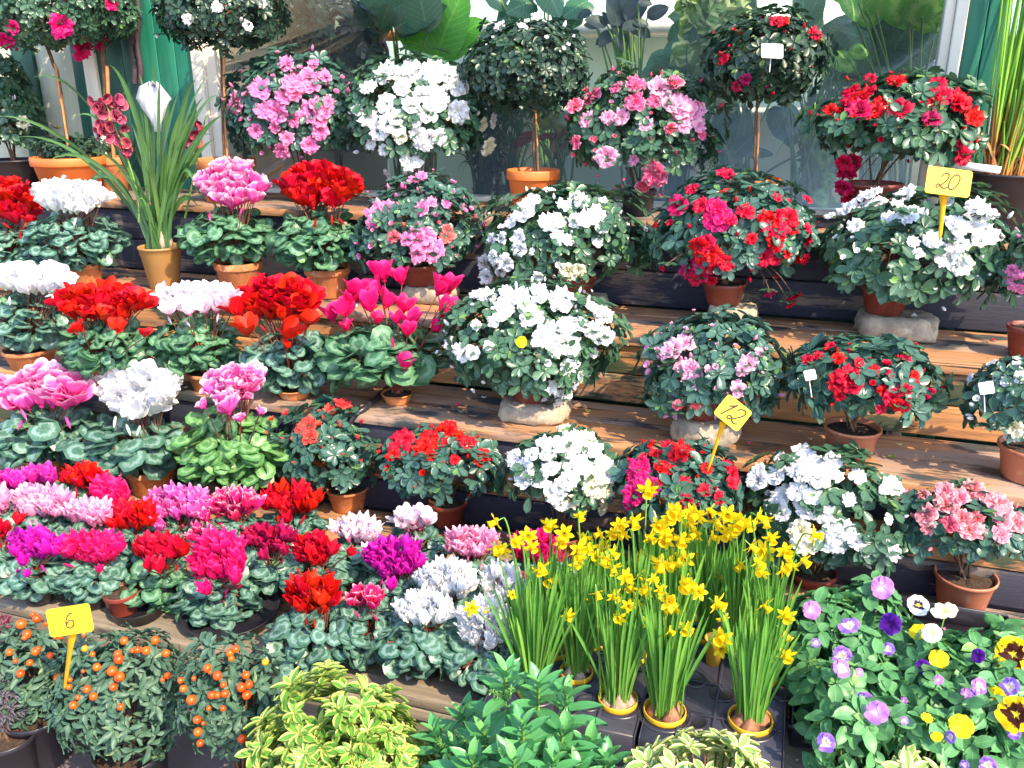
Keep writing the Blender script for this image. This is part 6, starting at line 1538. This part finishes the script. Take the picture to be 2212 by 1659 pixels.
# hebe: separate shoots with crossed pairs of leaves
B = at_Y(1150, 1700, 1.0); B[2] = 0
hb = thing('hebe_plant', B, 'dark green hebe with long pointed leaves and pale flower spikes, in front of the daffodils', 'shrub')
pot(hb, B, .10, .16, 'plastic', MAT['black']); out = []; stl = []
tips = [(1092, 1452, .02), (1165, 1475, .0), (1225, 1500, .02), (1045, 1560, -.04), (1130, 1545, -.06), (1215, 1560, -.03), (985, 1590, -.02), (940, 1560, .0), (1020, 1620, -.08), (1110, 1620, -.1), (1195, 1625, -.08), (1270, 1580, .0), (1250, 1640, -.05), (1310, 1620, .0), (960, 1650, -.05), (1060, 1680, -.12), (1150, 1690, -.12), (1340, 1660, .0), (1290, 1690, -.08), (1000, 1520, .03), (910, 1620, .02)]
spikes = []
for i, (x, y, dy) in enumerate(tips):
    e = at_Y(x, y + (0 if i < 3 else 22), 1.02 + dy); b0 = B + np.array([RNG.normal() * .03, RNG.normal() * .03, .15])
    P = bez(b0, b0 + (e - b0) * np.array([.7, .7, .35]), e, 12); stl.append(tube(P, np.linspace(.004, .002, 12), 6))
    tan = unit(P[-1] - P[-3])
    for j in range(8):
        q = P[-1] - tan * (.010 * j + .002) if j < 6 else P[-3 - (j - 6) * 2]
        for sgn in range(2):
            az = j * math.pi / 2 + sgn * math.pi + i; e1 = unit(np.cross(tan, [.2, .9, .1])); e2 = np.cross(tan, e1)
            sd_ = e1 * math.cos(az) + e2 * math.sin(az); tl = rad(22 + 9 * j + RNG.normal() * 6); tl = min(tl, rad(85))
            D = sd_ * math.sin(tl) + tan * math.cos(tl); Nn = tan * math.sin(tl) - sd_ * math.cos(tl); L = (.028 + .0065 * min(j, 5)) * (.85 + .3 * RNG.random())
            out.append(inst(L_HEBE, frames(q[None], D[None], Nn[None], np.array([L * 1.15])), np.array([(.9 if j == 0 else .1 + .6 * RNG.random())])))
    if i % 3 == 0:
        for _ in range(2):
            a_ = RNG.random() * 6.28; s0 = P[-2]; e_ = s0 + np.array([math.cos(a_) * .03, math.sin(a_) * .02 - .015, .035 + .02 * RNG.random()])
            Q = bez(s0, (s0 + e_) / 2, e_, 16)
            for q in Q[4:]:
                d = RNG.normal(size=(6, 3)); out.append(inst(L_TINY, frames(np.repeat(q[None], 6, 0), d, RNG.normal(size=(6, 3)), np.full(6, .007)), np.full(6, .95)))
M_('foliage', join(out), MAT['leaf_hebe'], hb); M_('stems', join(stl), MAT['stalkg'], hb)

# ---------------------------------------------------------------- price signs and blank tags
def rrect(w_, h_, r, n=5):
    pts = []
    for cx_, cy2, a0 in ((w_ / 2 - r, h_ / 2 - r, 0), (-w_ / 2 + r, h_ / 2 - r, 90), (-w_ / 2 + r, -h_ / 2 + r, 180), (w_ / 2 - r, -h_ / 2 + r, 270)):
        for k in range(n + 1):
            a = rad(a0 + 90 * k / n); pts.append((cx_ + r * math.cos(a), cy2 + r * math.sin(a)))
    return pts
def plate(w_, h_, r, t_):
    P = rrect(w_, h_, r); n = len(P)
    V = [(x, y, t_ / 2) for x, y in P] + [(x, y, -t_ / 2) for x, y in P]
    F = [list(range(n)), list(range(2 * n - 1, n - 1, -1))] + [[i, i + n, (i + 1) % n + n, (i + 1) % n] for i in range(n)]
    return V, F
GLYPH = {
 '2': [(-.34, .30), (-.26, .50), (.02, .62), (.26, .50), (.28, .22), (.10, -.10), (-.16, -.38), (-.36, -.50), (-.50, -.38), (-.38, -.24), (-.18, -.30), (.05, -.46), (.30, -.52), (.50, -.38)],
 '0': [(.12, .58), (-.12, .56), (-.32, .30), (-.38, -.05), (-.28, -.40), (-.06, -.54), (.20, -.44), (.38, -.10), (.40, .25), (.28, .50), (.08, .60), (-.02, .50)],
 '1': [(-.22, .22), (.0, .40), (.18, .60), (.06, .20), (-.06, -.25), (-.12, -.58)],
 '6': [(.30, .56), (.06, .50), (-.20, .25), (-.34, -.10), (-.30, -.42), (-.08, -.58), (.20, -.52), (.36, -.28), (.28, -.04), (.04, .02), (-.18, -.10), (-.30, -.30)]}
def smooth_path(P, n=6):
    P = np.array(P, float); out = []
    for i in range(len(P) - 1):
        p0, p1, p2, p3 = P[max(i - 1, 0)], P[i], P[i + 1], P[min(i + 2, len(P) - 1)]
        for k in range(n):
            t = k / n; out.append(.5 * ((2 * p1) + (-p0 + p2) * t + (2 * p0 - 5 * p1 + 4 * p2 - p3) * t * t + (-p0 + 3 * p1 - 3 * p2 + p3) * t ** 3))
    out.append(P[-1]); return np.array(out)
def sign(label, text, cpx, wpx, hpx, rot, Y, stake, glyph_h=.55, slant=.15, ghost=None, spacing=.52, bmat='yellow_sign'):
    c = at_Y(cpx[0], cpx[1], Y); s = px2m(c); w_, h_ = wpx * s, hpx * s
    foot = at_Y(stake[2], stake[3], Y + .02); topp = at_Y(stake[0], stake[1], Y + .002)
    th = thing('price_sign', foot, label, 'price sign', 'yellow price signs')
    nrm_ = unit(-FH + np.array([0, 0, .28])); up = unit(np.array([0, 0, 1.]) - nrm_ * nrm_[2]); rt = np.cross(up, nrm_)
    a = rad(rot); X = rt * math.cos(a) + up * math.sin(a); Yv = -rt * math.sin(a) + up * math.cos(a)
    Mw = Matrix(((X[0], Yv[0], nrm_[0], c[0]), (X[1], Yv[1], nrm_[1], c[1]), (X[2], Yv[2], nrm_[2], c[2]), (0, 0, 0, 1)))
    V, F = plate(w_, h_, h_ * .12, .0022)
    bo = obj('board', mesh('board', V, F, None, None, False, MAT[bmat]), th); bo.matrix_basis = Mw; bevel(bo, .0005, 2)
    n = len(text); out = []
    gh = h_ * glyph_h
    for i, ch in enumerate(text):
        P = smooth_path(GLYPH[ch]); P = P * gh * np.array([.78, .9]); P[:, 0] += P[:, 1] * slant + (i - (n - 1) / 2) * gh * spacing * 1.35
        Q = np.column_stack([P, np.full(len(P), .0016)])
        out.append(tube(Q, .0019 * (.055 if len(text) < 2 else .075) / .075, 5))
    V, F, U, t = join(out); V[:, 2] = .0011 + (V[:, 2] - .0016) * .35 + .0003
    ink = obj('number', mesh('number', V, F, U, t, True, MAT['ink']), bo); ink.matrix_basis = Matrix.Identity(4); ink.matrix_parent_inverse = Matrix.Identity(4)
    if ghost:
        out = [tube(np.column_stack([smooth_path(np.array(GLYPH[g_]) * gh * .8 + np.array([ox, .0])), np.full(len(smooth_path(GLYPH[g_])), .0013)]), .0018, 4) for g_, ox in ghost]
        V, F, U, t = join(out); V[:, 2] = .00115 + (V[:, 2] - .0013) * .05
        gk = obj('faded_number', mesh('faded_number', V, F, U, t, True, MAT['ghost_ink']), bo); gk.matrix_basis = Matrix.Identity(4); gk.matrix_parent_inverse = Matrix.Identity(4)
    P = np.array([topp + (foot - topp) * k for k in np.linspace(-.02, 1, 8)]); P[:, 1] += .003
    ax_ = unit(foot - topp); sd_ = unit(np.cross(ax_, nrm_)); wd_ = np.array([.0105, .007, .0052, .0045, .0042, .0040, .0036, .001]) * (w_ / .09)
    Vs = []
    for p_, q_ in zip(P, wd_):
        for u_, v_ in ((-1, 1), (1, 1), (1, -1), (-1, -1)): Vs.append(p_ + sd_ * q_ * u_ + nrm_ * .0014 * v_)
    i = np.arange(7)[:, None]; j = np.arange(4)[None]; j2 = (j + 1) % 4
    F = np.stack([i * 4 + j, i * 4 + j2, (i + 1) * 4 + j2, (i + 1) * 4 + j], -1).reshape(-1, 4)
    obj('stake', mesh('stake', np.array(Vs), F, None, None, False, MAT['yellow_stake']), th)
sign('yellow price sign with the handwritten number 20, standing in the white azalea', '20', (2049, 393), 98, 58, -7, 2.30, (2040, 422, 2030, 520), .55, .25)
sign('yellow price sign with the handwritten number 12, tilted like a diamond in the red azalea', '12', (1583, 892), 67, 54, -38, 1.72, (1562, 915, 1528, 1020), .66, .25, spacing=.48, bmat='yellow_sign2')
sign('yellow price sign with the handwritten number 6 over a faded one, among the orange berries', '6', (151, 1340), 96, 62, 9, 1.02, (154, 1368, 136, 1500), .50, .05, ghost=(('2', .004),))
def tagcard(label, x, y, w_, h_, rot, Y, notch=False):
    c = at_Y(x, y, Y); s = px2m(c); V, F = plate(w_ * s, h_ * s, h_ * s * .12, .0012)
    o = obj('plant_tag', mesh('plant_tag', V, F, None, None, False, MAT['white']))
    n_ = unit(-FH + np.array([0, 0, .45])); up = unit(np.array([0, 0, 1.]) - n_ * n_[2]); rt = np.cross(up, n_); a = rad(rot); X = rt * math.cos(a) + up * math.sin(a); Yv = -rt * math.sin(a) + up * math.cos(a)
    o.matrix_basis = Matrix(((X[0], Yv[0], n_[0], c[0]), (X[1], Yv[1], n_[1], c[1]), (X[2], Yv[2], n_[2], c[2]), (0, 0, 0, 1)))
    tag(o, label, 'plant tag', 'blank white plant tags')
    cc = c - n_ * .004; M_('stem', tube([cc, cc - Yv * h_ * s * .3 - n_ * .008, cc - Yv * .05 - n_ * .02], .0011, 5), MAT['white'], o)
tagcard('blank white tag on the azalea tree with red buds', 1668, 110, 47, 32, -2, 2.66)
tagcard('small blank white tag in the red azalea with the plain brown pot', 1750, 810, 25, 22, 12, 1.96)
tagcard('small blank white tag in the white azalea at the right edge', 2131, 838, 32, 26, 8, 1.94)
# fallen petals and a yellow leaf
def fallen(label, x, y, Y, size, mat, name='fallen_petal'):
    c = at_Y(x, y, Y); s = px2m(c) * size
    o = put(name, fmesh('half', 2, [MAT[mat]], name), None, c, (RNG.normal(), -1, .6), s) if False else None
    V, F, U, t = petal(0, s * 1.6, s * .8, lambda q: (s * 1.6 * q, s * .3 * np.sin(np.pi * q)), s * .12, 5)
    R_ = Matrix.Rotation(1.2, 3, 'X'); V = V @ np.array(R_).T
    o = obj(name, mesh(name, V, F, U, t, True, MAT[mat]), None, c); tag(o, label, 'petal')
fallen('bright yellow fallen petal lying in the middle of the central white azalea', 1114, 738, 1.93, 16, 'p_yellow')

P = [at_z(838, 838, TZ[2] + .012), at_z(815, 858, TZ[2] + .012), at_z(790, 880, TZ[2] + .012), at_Y(760, 905, 1.98), at_Y(738, 960, 1.965), at_Y(715, 1030, 1.96), at_z(700, 1075, TZ[1] + .012), at_z(660, 1105, TZ[1] + .012), at_z(610, 1150, TZ[1] + .012)]
P = smooth_path(P, 5)
tag(M_('garden_hose', tube(P, .009, 8), MAT['black'], None), 'thin black hose running down over the steps beside the salmon red azalea', 'hose')

for i in range(30):
    k = random.choice((1, 2, 2, 3)); x = random.uniform(150, 2150); z_ = TZ[k]
    y0_ = TF[k] + .02; y1_ = TF[k + 1] - .03; Yp = random.uniform(y0_, y1_)
    p = at_Y(x, 900, Yp); p = np.array([p[0], Yp, z_ + .0015])
    V, F, U, t = petal(0, .013, .008, lambda q: (.013 * q, .003 * np.sin(np.pi * q)), .0012, i); an = random.uniform(0, 6.28)
    V = V @ np.array(Matrix.Rotation(an, 3, 'Z')); V[:, 2] = np.abs(V[:, 2]) + .0006
    leafy_ = i % 4 == 0
    o = obj('fallen_leaf' if leafy_ else 'fallen_petal', mesh('petal', V, F, U, t, True, MAT['leaf_euo' if leafy_ else random.choice(('p_red', 'p_white', 'p_pink', 'p_hot', 'p_cream'))]), None, p)
    tag(o, 'small shrivelled leaf lying loose on the boards' if leafy_ else 'tiny loose petal lying on the boards', 'leaf' if leafy_ else 'petal', 'fallen leaves on the boards' if leafy_ else 'fallen petals on the boards')

n = 900; Vs = []; 
V0 = np.array([[1, 0, 0], [-.5, .8, 0], [-.5, -.8, 0], [0, 0, 1.]]); F0 = np.array([[0, 1, 3], [1, 2, 3], [2, 0, 3]])
cen = []
for t_ in list(DP[:0]) + [(o.location[0], o.location[1]) for o in bpy.data.objects if o.get('category') in ('azalea', 'cyclamen') and not o.parent and o.location[2] > .5]:
    for _ in range(16):
        x = t_[0] + RNG.normal() * .09; y = t_[1] - .05 + RNG.normal() * .05; k_ = [k for k in (1, 2, 3, 4) if y > TF[k] - .008]
        if k_ and y < YWALL - .05 and all(abs(y - TF[q]) > .006 for q in (1, 2, 3, 4)): cen.append((x, y, TZ[k_[-1]] + .0005))
cen = np.array(cen); S_ = .0009 + .0022 * RNG.random(len(cen)) ** 2
V = (V0[None] * S_[:, None, None] + cen[:, None, :]).reshape(-1, 3); F = (F0[None] + (np.arange(len(cen)) * 4)[:, None, None]).reshape(-1, 3)
tag(obj('soil_crumbs', mesh('soil_crumbs', V, F, None, None, False, MAT['soil'])), 'dark crumbs of potting soil scattered over the boards', 'soil crumbs', kind='stuff')
